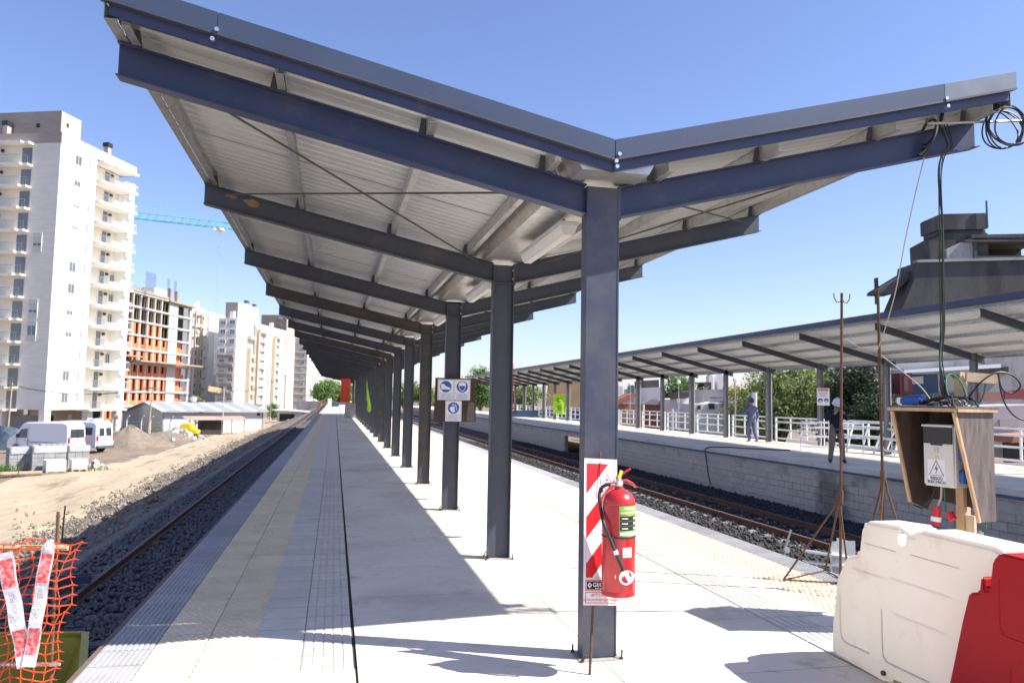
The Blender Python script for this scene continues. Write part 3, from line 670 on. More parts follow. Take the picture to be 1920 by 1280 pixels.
# ---- plastic road barriers
def carve(o, cut):
    md = o.modifiers.new('b', 'BOOLEAN'); md.object = cut; md.operation = 'DIFFERENCE'; md.solver = 'EXACT'
    bpy.context.view_layer.update(); me = bpy.data.meshes.new_from_object(o.evaluated_get(bpy.context.evaluated_depsgraph_get()))
    o.modifiers.clear(); o.data = me; bpy.data.objects.remove(cut)
def barrier(label, prof, x, mat, hole=None, seams=(), group='plastic barriers'):
    y0, z0 = prof[0]
    t = thing('road_barrier', label, 'barrier', (x, y0, 0), 0, group)
    pr = [(a-y0, b_) for a, b_ in prof]
    bd = MB().prism(pr, 0, .34, axes='yz').build('body', mat, t, bevel=.022, seg=3)
    # taper: foot wider than top, away from the camera side
    for v_ in bd.data.vertices:
        k = v_.co.z/.92; v_.co.x = .17+(v_.co.x-.17)*(1.0-.30*k)+.051*0-.17*.30*k*1.0+.012*math.sin(v_.co.z*9)*.3
    if hole:
        c2_ = MB().tube([(-.3, hole[0]-y0, hole[1]), (.12, hole[0]-y0, hole[1])], .035, 20).build('cutter', mat); c2_.location = (x, y0, 0)
        bpy.context.view_layer.update(); carve(bd, c2_)
        bmh = bmesh.new(); bmh.from_mesh(bd.data)
        dl = [f_ for f_ in bmh.faces if all(math.hypot(v_.co.y-(hole[0]-y0), v_.co.z-hole[1]) < .0365 for v_ in f_.verts)]
        bmesh.ops.delete(bmh, geom=dl, context='FACES'); bmh.to_mesh(bd.data); bmh.free()
    shade(bd.data, 35)
    for (ya, yb, za, zb_) in seams:
        pts = [(ya, zb_), (ya, za+.05), (ya-.02*(1 if yb < ya else -1), za+.015), (ya-.05*(1 if yb < ya else -1), za), (yb, za)]
        m = MB().tube(smoothpath([(.003+.0 , a-y0, b_) for a, b_ in pts], 4), .006, 6); m.build('moulded_edge', mat, t, smooth=True)
    return t
M('plastic_white_t', (.82,.775,.69), (.86,.82,.745), scale=2.2, rough=.5, spec=.4, transl=.42, dirt=[((.66,.54,.40), 2.3, .60, .84), ((.70,.62,.51), 9, .62, .8), ((.46,.40,.33), 34, .71, .77)])
wb = barrier('dirty white plastic barrier with round hole near its top edge', [(4.47,.02),(4.46,.22),(4.40,.50),(4.30,.66),(4.19,.69),(4.16,.86),(4.12,.905),(3.82,.92),(3.78,.885),(3.72,.887),(3.68,.925),(3.19,.925),(3.125,.905),(3.12,.72),(3.02,.68),(2.95,.45),(2.93,.02),(3.3,.0),(3.36,.045),(3.9,.045),(3.98,.0)], 3.15, 'plastic_white_t', hole=(3.81,.845), seams=[(4.36,4.10,.13,.42),(3.98,3.62,.13,.42)])
for za, ya, yb in ((.60,4.26,3.95), (.615,3.90,3.45), (.77,4.12,3.86), (.775,3.74,3.40), (.42,3.88,3.5)): MB().tube([(.004, ya-4.47, za+.0), (.004, yb-4.47, za-.0)], .0035, 5).build('moulded_edge', 'plastic_white_t', wb)
MB().box(.02, .30, -1.10, -.55, .006, .04).build('foot_skid', 'wood', wb); MB().disc((.0, -.50, .06), .014, 12, 'x', .03).build('drain_plug', 'rail_rust', wb)
barrier('red plastic barrier in front of the white one at the right edge', [(3.40,.02),(3.37,.22),(3.27,.55),(3.225,.70),(3.165,.715),(3.155,.79),(3.135,.795),(3.125,.735),(3.105,.74),(3.085,.88),(3.04,.925),(2.2,.93),(2.1,.90),(2.0,.7),(1.9,.02)], 3.04, 'plastic_red', seams=[(3.05,2.4,.55,.80),(3.0,2.4,.12,.42)])

# ---- site electricity box under its timber hood
eb = thing('electric_cabinet', 'wooden hood on a post sheltering a beige electrical cabinet marked riesgo electrico', 'electric box', (4.11, 5.03, 0), -1.40)
HW, HD = .50, .38
def plate(name, pts, t, mat, nrm): # quad plate with thickness along nrm
    p = [Vector(q) for q in pts]; n = Vector(nrm)*t; k = len(p)
    return MB().add([tuple(q) for q in p]+[tuple(q+n) for q in p], [tuple(range(k-1,-1,-1)), tuple(range(k, 2*k))]+[(i, (i+1) % k, k+(i+1) % k, k+i) for i in range(k)]).build(name, mat, eb)
plate('side_panel', [(0,0,1.575),(0,HD,1.575),(0,HD,.80),(0,.17,.88)], .016, 'ply_dark', (1,0,0))
plate('side_panel', [(HW,0,1.575),(HW,HD,1.575),(HW,HD,.80),(HW,.22,.80)], .016, 'ply_grey', (1,0,0))
plate('back_panel', [(.017,HD,1.574),(HW-.001,HD,1.574),(HW-.001,HD,.86),(.017,HD,.90)], .016, 'ply_dark', (0,-1,0))
plate('hood_roof', [(-.02,-.03,1.59),(HW+.04,-.03,1.59),(HW+.04,HD+.03,1.585),(-.02,HD+.03,1.585)], .014, 'ply_grey', (0,0,1))
for a_, b_, w_, h_ in (((-.02,-.02,1.577),(HW+.03,-.02,1.577),.03,.025), ((HW+.028,-.003,1.577),(HW+.028,HD+.02,1.577),.02,.025), ((-.004,-.006,1.56),(-.004,.165,.88),.022,.02), ((HW+.008,-.006,1.56),(HW+.008,.215,.80),.022,.02), ((HW+.022,HD-.01,1.56),(HW+.022,HD-.01,.80),.03,.02)):
    MB().bar(a_, b_, w_, h_).build('trim', 'wood', eb)
enc = MB().box(.125, .385, .15, .30, 1.02, 1.47).build('enclosure', 'enclosure', eb, bevel=.012)
MB().box(.137, .373, .140, .149, 1.33, 1.45).build('window_cover', 'black_plastic', enc, bevel=.004); MB().box(.130, .38, .136, .149, 1.452, 1.466).build('window_frame', 'enclosure', enc); MB().box(.20, .29, .138, .148, 1.318, 1.328).build('latch', 'black_plastic', enc)
MB().box(.165, .31, .1485, .1494, 1.05, 1.215).build('warning_label', 'print_white', enc)
tri = [(.178,1.10),(.297,1.10),(.2375,1.207)]; m = MB()
for i in range(3):
    a, b_ = tri[i], tri[(i+1) % 3]; m.bar((a[0], .1476, a[1]), (b_[0], .1476, b_[1]), .001, .006, (0,1,0))
m.build('warning_symbol', 'print_black', enc)
flat([(.244,1.185),(.223,1.143),(.238,1.147),(.230,1.108),(.251,1.155),(.237,1.151)], .1478).build('warning_symbol', 'print_black', enc)
letter(enc, 'RIESGO', .030, 'print_black', .2375, .1474, 1.078, bold=.0006); letter(enc, 'ELECTRICO', .028, 'print_black', .2375, .1474, 1.052, bold=.0006)
MB().box(.225, .257, .1485, .1494, 1.225, 1.243).build('yellow_label', 'print_yellow', enc); letter(enc, '15', .05, 'print_grey', .24, .1484, 1.28)
for z in (1.10, 1.26): MB().box(.386, .435, .18, .26, z-.042, z+.042).build('socket', 'blue_plastic', enc, bevel=.008)
MB().tube([(.22,.22,1.02),(.23,.2,.94),(.21,.18,.86)], .008, 6).build('supply_cable', 'cable_white', eb); MB().tube([(.18,.22,1.02),(.15,.2,.92),(.08,.18,.84),(.03,.16,.86)], .006, 6).build('supply_cable', 'cable_black', eb); MB().tube([(.24,.22,1.02),(.26,.2,.92),(.28,.18,.84)], .005, 6).build('supply_cable', 'cable_green', eb)
pg = MB().tube([(.21,.18,.87),(.205,.175,.80)], [.026,.031], 12).build('plug', 'print_red', eb, smooth=True)
MB().tube([(.205,.175,.799),(.202,.173,.765)], [.035,.035], 12).build('plug_collar', 'print_white', pg, smooth=True); MB().tube([(.202,.173,.764),(.20,.17,.735)], [.030,.034], 12).build('plug_cap', 'print_red', pg, smooth=True)
MB().tube([(.29,.2,.84),(.32,.2,.79)], [.026,.031], 12).build('plug', 'print_red', eb, smooth=True)
MB().box(.25, .31, .325, .361, 0, 1.3).build('post', 'wood', eb); MB().box(.312, .38, .34, .362, 0, .82).build('post', 'wood_raw', eb)
MB().tube([(.49,.3,.84),(.51,.28,.76),(.49,.26,.72)], .005, 6).build('supply_cable', 'cable_green', eb); MB().tube([(.49,.26,.73),(.475,.25,.70)], .018, 8).build('connector', 'cable_white', eb)

# timber tee behind the hood that carries the cable loops
tp = thing('timber_post', 'raw timber post with short crosspiece standing behind the cabinet hood', 'post', (4.60, 4.90, 0))
MB().box(-.03, .03, -.03, .03, 0, 1.86).build('upright', 'wood_raw', tp); MB().bar((.0,-.05,1.825),(.235,-.11,1.81), .03, .07).build('crosspiece', 'wood_raw', tp)

# ---- cables
def cable(name, label, runs, cat='cable', loc=None):
    L0 = Vector(loc or runs[0][0][-1]); t = thing(name, label, cat, L0)
    for pts, r, mt in runs: MB().tube([p-L0 for p in smoothpath(pts, 7)], r, 7).build('strand', mt, t, smooth=True)
    return t
def wob(pts, a, seed):
    r = random.Random(seed); return [tuple(c+r.uniform(-a, a) for c in p) for p in pts]
runs = []
for k, (mt, r) in enumerate((('cable_black',.008),('cable_black',.009),('cable_green',.007),('cable_black',.006),('cable_black',.008))):
    o = .018*k
    runs.append((wob([(4.20+o,4.62,3.66),(4.24+o*.6,4.58,3.48),(4.21+o*.5,4.62,3.40),(4.24+o*.25,4.66,3.25),(4.29+o*.3,4.72,2.9),(4.34+o*.3,4.78,2.55),(4.39+o*.3,4.85,2.2),(4.42+o*.3,4.90,1.95),(4.40+o*.3,4.86,1.75),(4.42+o*.5,4.80+o,1.63-.004*k)], .010, k), r*.6, mt))
cable('power_cable', 'bundle of black and green cables hanging from canopy beam to the hood', runs)
runs = []
for k in range(4):
    a = .17+.012*k
    runs.append(([(4.16+k*.022+.06*math.cos(t_), 4.70+.085*math.sin(t_), 3.55+.155*math.cos(t_)*1.0+.04*k) for t_ in np.linspace(0, 2*PI, 13)], .009, 'cable_black' if k != 1 else 'cable_white'))
cable('cable_wrap', 'black and white cable turns wrapped around the right canopy beam', runs, loc=(4.2,4.7,3.5))
runs = []
for k in range(7):
    rr = .135+.012*random.random(); cx, cz = 4.69+random.uniform(-.012,.012), 3.635+random.uniform(-.012,.012)
    runs.append(([(cx+rr*1.12*math.cos(t_), 4.52+.02*k-.06+.02*math.sin(t_*2+k), cz+rr*math.sin(t_)) for t_ in np.linspace(k, k+2*PI, 22)], .0058, 'cable_black'))
cable('cable_coil', 'round coil of black cable hanging off the right canopy end', runs, 'cable coil', (4.69,4.55,3.5))
t = thing('steel_rod', 'straight light rod tied horizontally along the right canopy end', 'rod', (4.08,4.58,3.62)); MB().tube([(0,0,0),(1.1,-.05,.12)], .010, 8).build('rod', 'galv', t)
cable('rope', 'dirty white rope slung from canopy beam down to the tripod stands', [([(4.13,4.66,3.45),(4.16,4.80,3.2),(4.22,5.0,2.85),(4.30,5.2,2.52),(4.44,5.5,2.25),(4.58,5.78,2.08)], .0045, 'cable_white'), ([(4.58,5.78,2.08),(4.52,5.95,2.12),(4.50,6.1,2.2)], .004, 'cable_white'), ([(4.63,5.82,2.05),(4.66,5.6,1.9),(4.60,5.3,1.75),(4.45,5.02,1.63)], .0045, 'cable_white')], 'rope')
runs = []
for k in range(6):
    cx, cz = 4.93+.018*k, 1.70+.01*random.random(); rr = .115+.015*random.random()
    runs.append(([(cx+rr*1.0*math.cos(t_)*.75, 5.30+.03*k+.05*math.sin(t_), cz+.02+rr*1.25*math.sin(t_)) for t_ in np.linspace(0, 2*PI, 18)], .0085, 'cable_black' if k % 3 else 'cable_green'))
runs.append(([(5.0,5.30,1.62),(5.12,5.25,1.80),(5.26,5.22,1.885),(5.40,5.21,1.86),(5.46,5.2,1.78),(5.40,5.22,1.72),(5.30,5.22,1.75),(5.24,5.2,1.88)], .009, 'cable_black'))
runs.append(([(5.25,5.2,1.88),(5.28,5.22,1.76),(5.34,5.23,1.62),(5.44,5.22,1.52),(5.60,5.2,1.50),(5.9,5.2,1.56)], .009, 'cable_black'))
runs.append(([(5.06,5.3,1.60),(5.14,5.3,1.62),(5.20,5.3,1.72),(5.22,5.3,1.84)], .009, 'cable_green'))
SC = .911
runs = [([(p[0]*SC, p[1]*SC, 1.6+(p[2]-1.6)*SC) for p in q], r*.7, mt) for q, r, mt in runs]
cable('cable_loops', 'black and green cable loops over the timber post behind the hood', runs, loc=(4.55,4.83,1.6))
runs = []
for k in range(9):
    r_ = random.Random(50+k); x0 = 4.34+r_.uniform(-.06,.08); y0 = 4.80+r_.uniform(-.10,.10)
    runs.append((wob([(x0-.05,y0+.13,1.618),(x0-.02,y0+.03,1.632+r_.random()*.025),(x0+.03,y0-.06,1.63+r_.random()*.04),(x0,y0-.15,1.618)], .022, 90+k), .0065, 'cable_white' if k % 3 == 0 else 'cable_black'))
cable('cable_heap', 'tangled grey and black leads heaped on top of the cabinet hood', runs, loc=(4.33,4.8,1.61))
t = thing('blue_case', 'bright blue plastic tool case lying on the cabinet hood', 'case', (4.27, 5.0, 1.606), -1.2); MB().box(-.08,.08,-.06,.06,0,.06).build('body', 'blue_plastic', t, bevel=.012); MB().box(-.04,.075,-.03,.05,.061,.078).build('lid', 'blue_plastic', t, bevel=.006); MB().tube([(-.075,0,.04),(-.10,0,.05),(-.10,.05,.05),(-.075,.05,.04)], .005, 6).build('handle', 'black_plastic', t)
t = thing('green_pipe', 'short upright green pipe end on the cabinet hood', 'pipe', (4.36, 4.92, 1.606)); MB().tube([(0,0,0),(0,0,.09)], .011, 10).tube([(0,0,.02),(0,0,.03)], .017, 10).build('pipe', 'cable_green', t, smooth=30)

# ---- rusty tripod stands
def tripod(label, x, y, top, collar, legs, hooks, lean, ribbed):
    t = thing('tripod_stand', label, 'stand', (x, y, 0), 0, 'rusty tripod stands')
    rebar([(0,0,.02),(lean,0,top)], .013 if not ribbed else .012, ribbed).build('mast', 'rebar_rust', t, smooth=True)
    MB().tube([(lean*.28,0,collar-.10),(lean*.32,0,collar+.02)], .022, 10).build('collar', 'rebar_rust', t, smooth=30)
    for (lx, ly, lz) in legs:
        MB().tube([(.008,0,collar), (.1*lx, .1*ly, collar-.14), (lx, ly, lz)], .009, 6).build('leg', 'rebar_rust', t)
    a = legs
    for i in range(len(a)): MB().tube([a[i], a[(i+1) % len(a)]], .007, 6).build('stay', 'rebar_rust', t)
    if hooks:
        for s in (-1, 1):
            MB().tube([(lean,0,top-.05),(lean+s*.02,0,top-.085),(lean+s*.055,0,top-.09),(lean+s*.082,0,top-.05),(lean+s*.086,0,top-.005)], .005, 6).build('hook', 'rebar_rust', t)
    return t
tripod('taller rusty tripod stand with two hooks at its top, by the platform edge', 4.52, 6.25, 2.64, .80, [(-.50,.12,.012),(.02,-.10,.012),(.14,.42,.012)], True, .06, False)
tripod('rusty ribbed tripod stand partly hidden behind the white barrier', 4.63, 5.80, 2.62, 1.02, [(-.30,-.25,.012),(.06,-.35,.012),(.03,.4,.012)], False, -.02, True)

# ---- galvanised bracket beside the track and clamp rod
t = thing('steel_bracket', 'bright galvanised steel bracket frame lying beside the right track', 'bracket', (5.75, 8.1, -1.32))
MB().box(-.02,.30,-.02,.0,.55,1.32).box(.28,.30,0,.3,.55,1.30).build('plate', 'galv_bright', t); MB().bar((-.35,.0,1.22),(.2,-.05,1.14), .16, .02).bar((-.35,0,1.10),(.25,-.06,1.02), .14, .015).build('flange', 'galv_bright', t)
MB().tube([(.1,.1,0),(.1,.1,.6)], .03, 8).tube([(-.2,.0,0),(-.2,0,1.1)], .02, 8).build('leg', 'galv', t)
t = thing('clamp_rod', 'thin grey rod with a clamp standing in the ballast', 'rod', (6.1,9.6,-1.34)); MB().tube([(0,0,0),(-.05,0,.55),(.0,0,1.0),(.08,0,1.22)], .014, 6).build('rod', 'galv', t); MB().disc((-.0,-.02,.95), .04, 10, 'y', .04).build('clamp', 'galv_bright', t)
# black hose over the edge of the far platform
cable('hose', 'black hose draped over the edge of the far platform', [([(15.2,23.6,.03),(14.3,24.3,.03),(13.5,25.0,.04),(13.0,25.4,-.02),(12.95,25.3,-.4),(12.97,25.2,-.9),(12.9,24.9,-1.25)], .022, 'cable_black')], 'hose')

# ---- orange mesh fence at the platform end
mf = thing('safety_fence', 'orange plastic mesh fence with hazard tape on rebar posts at bottom left', 'fence', (-1.11, 3.6, 0))
rebar([(.02,-.02,0),(-.0,0,1.10)], .0065).build('post', 'rebar_rust', mf); rebar([(-.75,.02,0),(-.75,0,1.10)], .0065).build('post', 'rebar_rust', mf)
MB().tube([(-.9,.03,.97),(.052,-.025,.955)], .012, 8).build('rail', 'wood', mf, smooth=30); rebar([(-.9,.06,.50),(.05,-.03,.487)], .007).build('rail', 'galv', mf)
m = MB(); NX, NZ = 24, 23
def mp(i, j):
    r = random.Random(i*131+j); u = i/(NX-1); v_ = j/(NZ-1)
    x = .098-.95*u+.012*math.sin(j*.9+i)+(-.10*(1-v_))*(1-u)+r.uniform(-.005,.005); z = .985-(1-v_)*.80-.012*math.sin(i*1.3)+r.uniform(-.005,.005)
    return Vector((x, -.045+.012*math.sin(i*.8+j*.5), z))
for i in range(NX):
    m.tube([mp(i, j) for j in range(NZ)], .0019, 5)
for j in range(NZ):
    m.tube([mp(i, j) for i in range(NX)], .0028, 5)
    m.tube([mp(0, j), mp(0, j)+Vector((.022,-.004,-.003))], [.0026,.001], 5)
    for i in range(NX): p = mp(i, j); m.obox(p, (.011,.003,.008))
m.build('mesh_net', 'orange_mesh', mf)
M('tape_red', (.60,.06,.06), (.72,.30,.30), scale=70, lo=.45, hi=.6, rough=.4)
M('tape_white', (.78,.78,.79), rough=.35, transl=.2, bump=.3, bscale=30)
def tape(a, b_, wd):
    a, b_ = Vector(a), Vector(b_); d = (b_-a); s = Vector((d.z, 0, -d.x)).normalized()*wd/2; n = 16; v_ = []
    for k in range(n+1):
        p = a+d*k/n+Vector((0, .006*math.sin(k*1.1), 0)); v_ += [p-s, p+s]
    tp_ = MB().add(v_, [(2*k, 2*k+1, 2*k+3, 2*k+2) for k in range(n)]).build('hazard_tape', 'tape_white', mf)
    for u0, u1 in ((.06,.30),(.68,.90)):
        q = []; nn = 6
        for k in range(nn+1):
            u = u0+(u1-u0)*k/nn; p = a+d*u+Vector((0, .006*math.sin(u*n*1.1)-.002, 0)); q += [p-s*.8, p+s*.8]
        MB().add(q, [(2*k, 2*k+1, 2*k+3, 2*k+2) for k in range(nn)]).build('tape_print', 'tape_red', tp_)
    me = text_mesh('PELIGRO', .027, 'print_grey', bold=.0002); o = put('lettering', me, tp_, tuple(a+d*.48+Vector((0,-.009,0))))
    ang = math.atan2(d.z, d.x); o.rotation_euler = (PI/2, -ang, 0)
tape((-.165,-.075,.95), (-.062,-.075,.50), .058); tape((-.005,-.08,.97), (-.048,-.08,.50), .050)
MB().obox((-.005,-.075,.975), (.03,.03,.05), Matrix.Rotation(.5, 3, 'Y')).build('tape_knot', 'tape_white', mf, bevel=.01)

# ---- yellow steel hopper and blue channel down beside the rails
hp_ = thing('steel_hopper', 'olive yellow open steel hopper standing on the track below the fence', 'hopper', (-2.36, 6.75, -1.22), math.radians(15))
A = [(-.75,-.9,.72),(.5,-.9,.72),(.5,.9,.66),(-.75,.9,.80)]; Bq = [(-.4,-.6,.12),(.25,-.6,.12),(.25,.6,.12),(-.4,.6,.12)]
for i in range(4):
    j = (i+1) % 4; q = [Vector(A[i]), Vector(A[j]), Vector(Bq[j]), Vector(Bq[i])]; n = (q[1]-q[0]).cross(q[2]-q[0]).normalized()*.012
    MB().add(q+[p+n for p in q], [(0,1,2,3),(7,6,5,4),(0,4,5,1),(1,5,6,2),(2,6,7,3),(3,7,4,0)]).build('wall', 'yellow_steel', hp_)
MB().add(Bq+[(a, b_, c-.012) for a, b_, c in Bq], [(0,1,2,3),(7,6,5,4),(0,4,5,1),(1,5,6,2),(2,6,7,3),(3,7,4,0)]).build('floor', 'yellow_steel', hp_)
for i in range(4): MB().bar(A[i], A[(i+1) % 4], .06, .03).build('rim', 'yellow_steel', hp_)
for sx in (-.35,.2):
    for sy in (-.55,.55): MB().box(sx-.04, sx+.04, sy-.04, sy+.04, 0, .3).build('leg', 'yellow_steel', hp_)
t = thing('steel_channel', 'blue grey steel channel lying across the ballast near the fence', 'steel profile', (-4.3, 12.5, -1.2), .25)
MB().box(-.95,.9,-.08,.08,0,.012).box(-.95,.9,-.08,-.07,.012,.11).box(-.95,.9,.07,.08,.012,.11).build('profile', 'fascia_blue', t)
t = thing('timber_pole', 'brown timber pole lying on the bank near the fence', 'pole', (-5.6,13.0,-1.72), .15); MB().tube([(-1.2,0,.06),(1.1,.1,.12)], [.06,.05], 8).build('log', 'wood', t, smooth=30)
for (x, y_, h_, lab) in ((-4.15, 13.6, 1.35, 'thin rusty rebar standing in the bank behind the orange mesh'),):
    t = thing('rebar_stake', lab, 'stake', (x, y_, -1.55)); rebar([(0,0,-.1),(.05,0,h_)], .012, False).build('bar', 'rebar_rust', t)
# ================================================================== LEFT SIDE: BUILDING SITE
M('bld_white', (.80,.78,.73), (.84,.82,.77), scale=.4, rough=.85, dirt=((.72,.69,.63), .25, .55, .75))
M('bld_brick_white', (.66,.63,.57), (.74,.71,.65), scale=.6, rough=.9, bump=.2, bscale=8, stretch=(1,1,6))
M('bld_beige', (.50,.42,.34), (.55,.47,.385), scale=.5, rough=.9)
M('bld_taupe', (.30,.26,.235), (.35,.31,.28), scale=.6, rough=.9, stretch=(1,1,5))
M('bld_cream', (.74,.69,.58), (.79,.74,.63), scale=.5, rough=.9)
M('bld_green_grey', (.55,.58,.52), rough=.85)
M('bld_tan', (.50,.40,.29), (.56,.46,.34), scale=.6, rough=.9)
M('bld_brown', (.25,.19,.16), (.30,.235,.20), scale=.6, rough=.9)
M('hollow_brick', (.62,.17,.07), (.72,.23,.10), scale=.8, rough=.9, stretch=(1,1,5), dirt=((.48,.13,.06), .9, .55, .7))
M('bld_concrete', (.44,.42,.39), (.52,.50,.47), scale=.6, rough=.9)
M('dark_inside', (.035,.03,.028), (.06,.048,.038), scale=1.5, rough=.95)  # shade of interiors and openings put into the colour
M('prop_yellow', (.30,.19,.06), rough=.8)
M('site_timber', (.30,.23,.165), (.38,.30,.22), scale=1.5, rough=.9)
M('metal_rail', (.35,.36,.36), rough=.4, metal=.5)
M('win_frame', (.62,.62,.60), rough=.5)
M('win_glass', (.10,.115,.13), (.16,.175,.19), scale=.3, rough=.12, spec=.8)
WINM = {}; BLM = {}; WR = random.Random(11)
M('win_blind', (.52,.50,.45), (.60,.58,.53), scale=.4, rough=.8)
def winmesh(w_, h_, glass='win_glass'):
    k = (round(w_,2), round(h_,2), glass)
    if k not in WINM:
        fr_ = MB()
        for p in ringpoly(-w_/2, w_/2, 0, h_, .07): fr_.prism(p, -.05, .05)
        fr_.box(-.03, .03, -.04, .04, .07, h_-.07)
        WINM[k] = (fr_.mesh('window', 'win_frame'), box(-w_/2+.07, w_/2-.07, -.012, .012, .07, h_-.07).mesh('pane', glass))
    return WINM[k]
def win(root, face, u, z, w_, h_, off=0, y=0):
    a, g = winmesh(w_, h_)
    if face == 'f': o = put('window', a, root, (u, y-off, z))
    else: o = put('window', a, root, (y-off, u, z), (0, 0, -PI/2))
    put('pane', g, o)
    q = WR.random()
    if q < .4:
        kb_ = (round(w_,2), round(h_,2), round(q*8))
        if kb_ not in BLM: BLM[kb_] = box(-w_/2+.075, w_/2-.075, -.03, -.014, h_*(.2+.7*q*2), h_-.075).mesh('blind', 'win_blind')
        put('blind', BLM[kb_], o)
    return o
def bpart(root, name, mat, *boxes, **k):
    for b_ in boxes: o = MB().box(*b_).build(name, mat, root, **k)
    return o
def brot(ang): return PI/2-ang
# ---- white tower
tw = thing('apartment_tower', 'tall white apartment tower with stacked balconies at the far left', 'building', (-32.6, 99.1, -3.5), brot(.367))
SH = 2.63; Z0 = 2.95; NS = 12; HT = Z0+NS*SH+1.35           # 12 levels incl. parapet
# main volumes: front-left slab, right-end slab, recessed middle, left-side wall
bpart(tw, 'wall', 'bld_white', (0, 6.3, 0, 11, Z0, HT-1.3)); bpart(tw, 'wall', 'bld_white', (12.55, 14.1, .0, 11, Z0, HT-2.4))
bpart(tw, 'wall', 'bld_cream', (6.3, 12.55, 1.3, 11, Z0, HT-1.6))
bpart(tw, 'side_wall', 'bld_brick_white', (-.06, -.001, .02, 3.4, Z0, HT-1.3)); bpart(tw, 'side_wall', 'bld_cream', (-.02, .5, 3.4, 16, Z0, HT-1.6), (.5, 6, 11, 16, Z0, HT-1.6))
bpart(tw, 'parapet', 'bld_taupe', (-.10, .02, -.04, 16, HT-1.3, HT)); bpart(tw, 'parapet', 'bld_beige', (.02, 14.2, -.06, .10, HT-1.3, HT), (.3, 14.1, .1, 11, HT-1.3, HT-1.1))
bpart(tw, 'penthouse', 'bld_taupe', (1.2, 1.3, 1.2, 14, HT, HT+3.1)); bpart(tw, 'penthouse', 'bld_beige', (1.301, 4.6, 1.2, 14, HT, HT+3.05))
bpart(tw, 'vent', 'dark_inside', (2.1, 2.5, 1.17, 1.22, HT+1.4, HT+1.9)); bpart(tw, 'vent', 'dark_inside', (1.17, 1.21, 4.0, 4.5, HT+1.1, HT+1.6))
for (a, b_) in ((8.9, .5), (.3, 7.6)):
    c_ = bpart(tw, 'chimney', 'bld_beige', (a, a+.6, b_, b_+.6, HT-.2, HT+1.2)); bpart(c_, 'cowl', 'black_plastic', (a-.12, a+.72, b_-.12, b_+.72, HT+1.2, HT+1.75))
door = box(-.65, .65, -.02, .02, 0, 2.1).mesh('glass_door', 'win_glass'); door2 = box(-.4, .4, -.02, .02, 0, 2.1).mesh('glass_door', 'win_glass')
lmp = box(-.17, .17, -.12, .12, 0, .34).mesh('wall_unit', 'black_plastic')
slabF = MB().box(6.6, 13.0, -.75, 1.3, -.18, .06).box(8.6, 13.4, -1.05, -.751, -.18, .06).box(8.6, 10.6, -1.05, -.97, .06, .55).mesh('balcony', 'bld_white')
slabL = MB().box(-1.3, -.03, 4.3, 15.8, -.16, .06).box(-.9, -.03, 3.6, 4.299, -.16, .06).mesh('balcony', 'bld_white')
def railing(pts, h_, step=.14):
    m = MB()
    for a, b_ in zip(pts[:-1], pts[1:]):
        a, b_ = Vector(a), Vector(b_); n = max(1, int((b_-a).length/step))
        m.bar(a+Vector((0,0,h_)), b_+Vector((0,0,h_)), .05, .05)
        for k in range(n+1): p = a.lerp(b_, k/n); m.box(p.x-.012, p.x+.012, p.y-.012, p.y+.012, p.z, p.z+h_)
    return m
rlF = railing([(6.7,-.7,.06),(8.55,-.7,.06)], .9).mesh('railing', 'metal_rail'); rlF2 = railing([(10.6,-1.0,.06),(13.35,-1.0,.06),(13.35,-.1,.06)], .9, .3).mesh('railing', 'white_paint')
rlL = railing([(-.85,3.65,.06),(-.85,4.3,.06),(-1.25,4.32,.06),(-1.25,15.7,.06)], .95, .22).mesh('railing', 'metal_rail')
for s in range(NS+1):
    z = Z0+SH*s
    if s <= NS:
        top = s == NS
        put('balcony', slabF, tw, (0, 0, z)); put('balcony', slabL, tw, (0, 0, z))
        if not top or True:
            if s < NS:
                put('railing', rlF, tw, (0,0,z)); put('railing', rlF2, tw, (0,0,z)); put('railing', rlL, tw, (0,0,z))
                put('glass_door', door2, tw, (6.75, 1.27, z+.06)); put('glass_door', door2, tw, (10.1, 1.27, z+.06)); put('wall_unit', lmp, tw, (10.9, 1.15, z+1.7))
                put('glass_door', door, tw, (-.05, 4.4, z+.06), (0,0,PI/2)); put('glass_door', door, tw, (-.05, 9.6, z+.06), (0,0,PI/2)); put('wall_unit', lmp, tw, (-.15, 7.6, z+1.7))
                if s in (1, 2, 4, 5, 6, 8, 9, 10): 
                    win(tw, 'f', 12.1, z+.7, .9, 1.3, y=1.28) if s < 8 and s > 1 else None
    if s < NS and s not in (2, 7):
        bpart(tw, 'panel', 'bld_green_grey', (2.35, 3.55, -.03, .03, z+.15, z+.78)); win(tw, 'f', 2.95, z+.80, 1.15, 1.25, .03); bpart(tw, 'panel', 'bld_cream', (2.35, 3.55, -.03, .03, z+2.07, z+2.4))
    if s < NS:
        bpart(tw, 'panel', 'bld_green_grey', (4.85, 5.3, -.03, .03, z+.15, z+.78)); win(tw, 'f', 5.08, z+.80, .45, 1.25, .03)
    if s in (3, 4, 7): bpart(tw, 'panel', 'bld_green_grey', (-.12, -.06, 1.7, 2.9, z+.1, z+.7)); win(tw, 's', 2.3, z+.72, 1.2, 1.25, .10); bpart(tw, 'panel', 'bld_green_grey', (-.12, -.06, 1.7, 2.9, z+2.0, z+2.4))
M('floor_line', (.60,.585,.55), rough=.9)
for s in range(1, NS+1): bpart(tw, 'floor_joint', 'floor_line', (0, 6.28, -.012, -.001, Z0+SH*s-.05, Z0+SH*s)); bpart(tw, 'floor_joint', 'floor_line', (12.56, 14.08, -.012, -.001, Z0+SH*s-.05, Z0+SH*s)) if s < NS else None
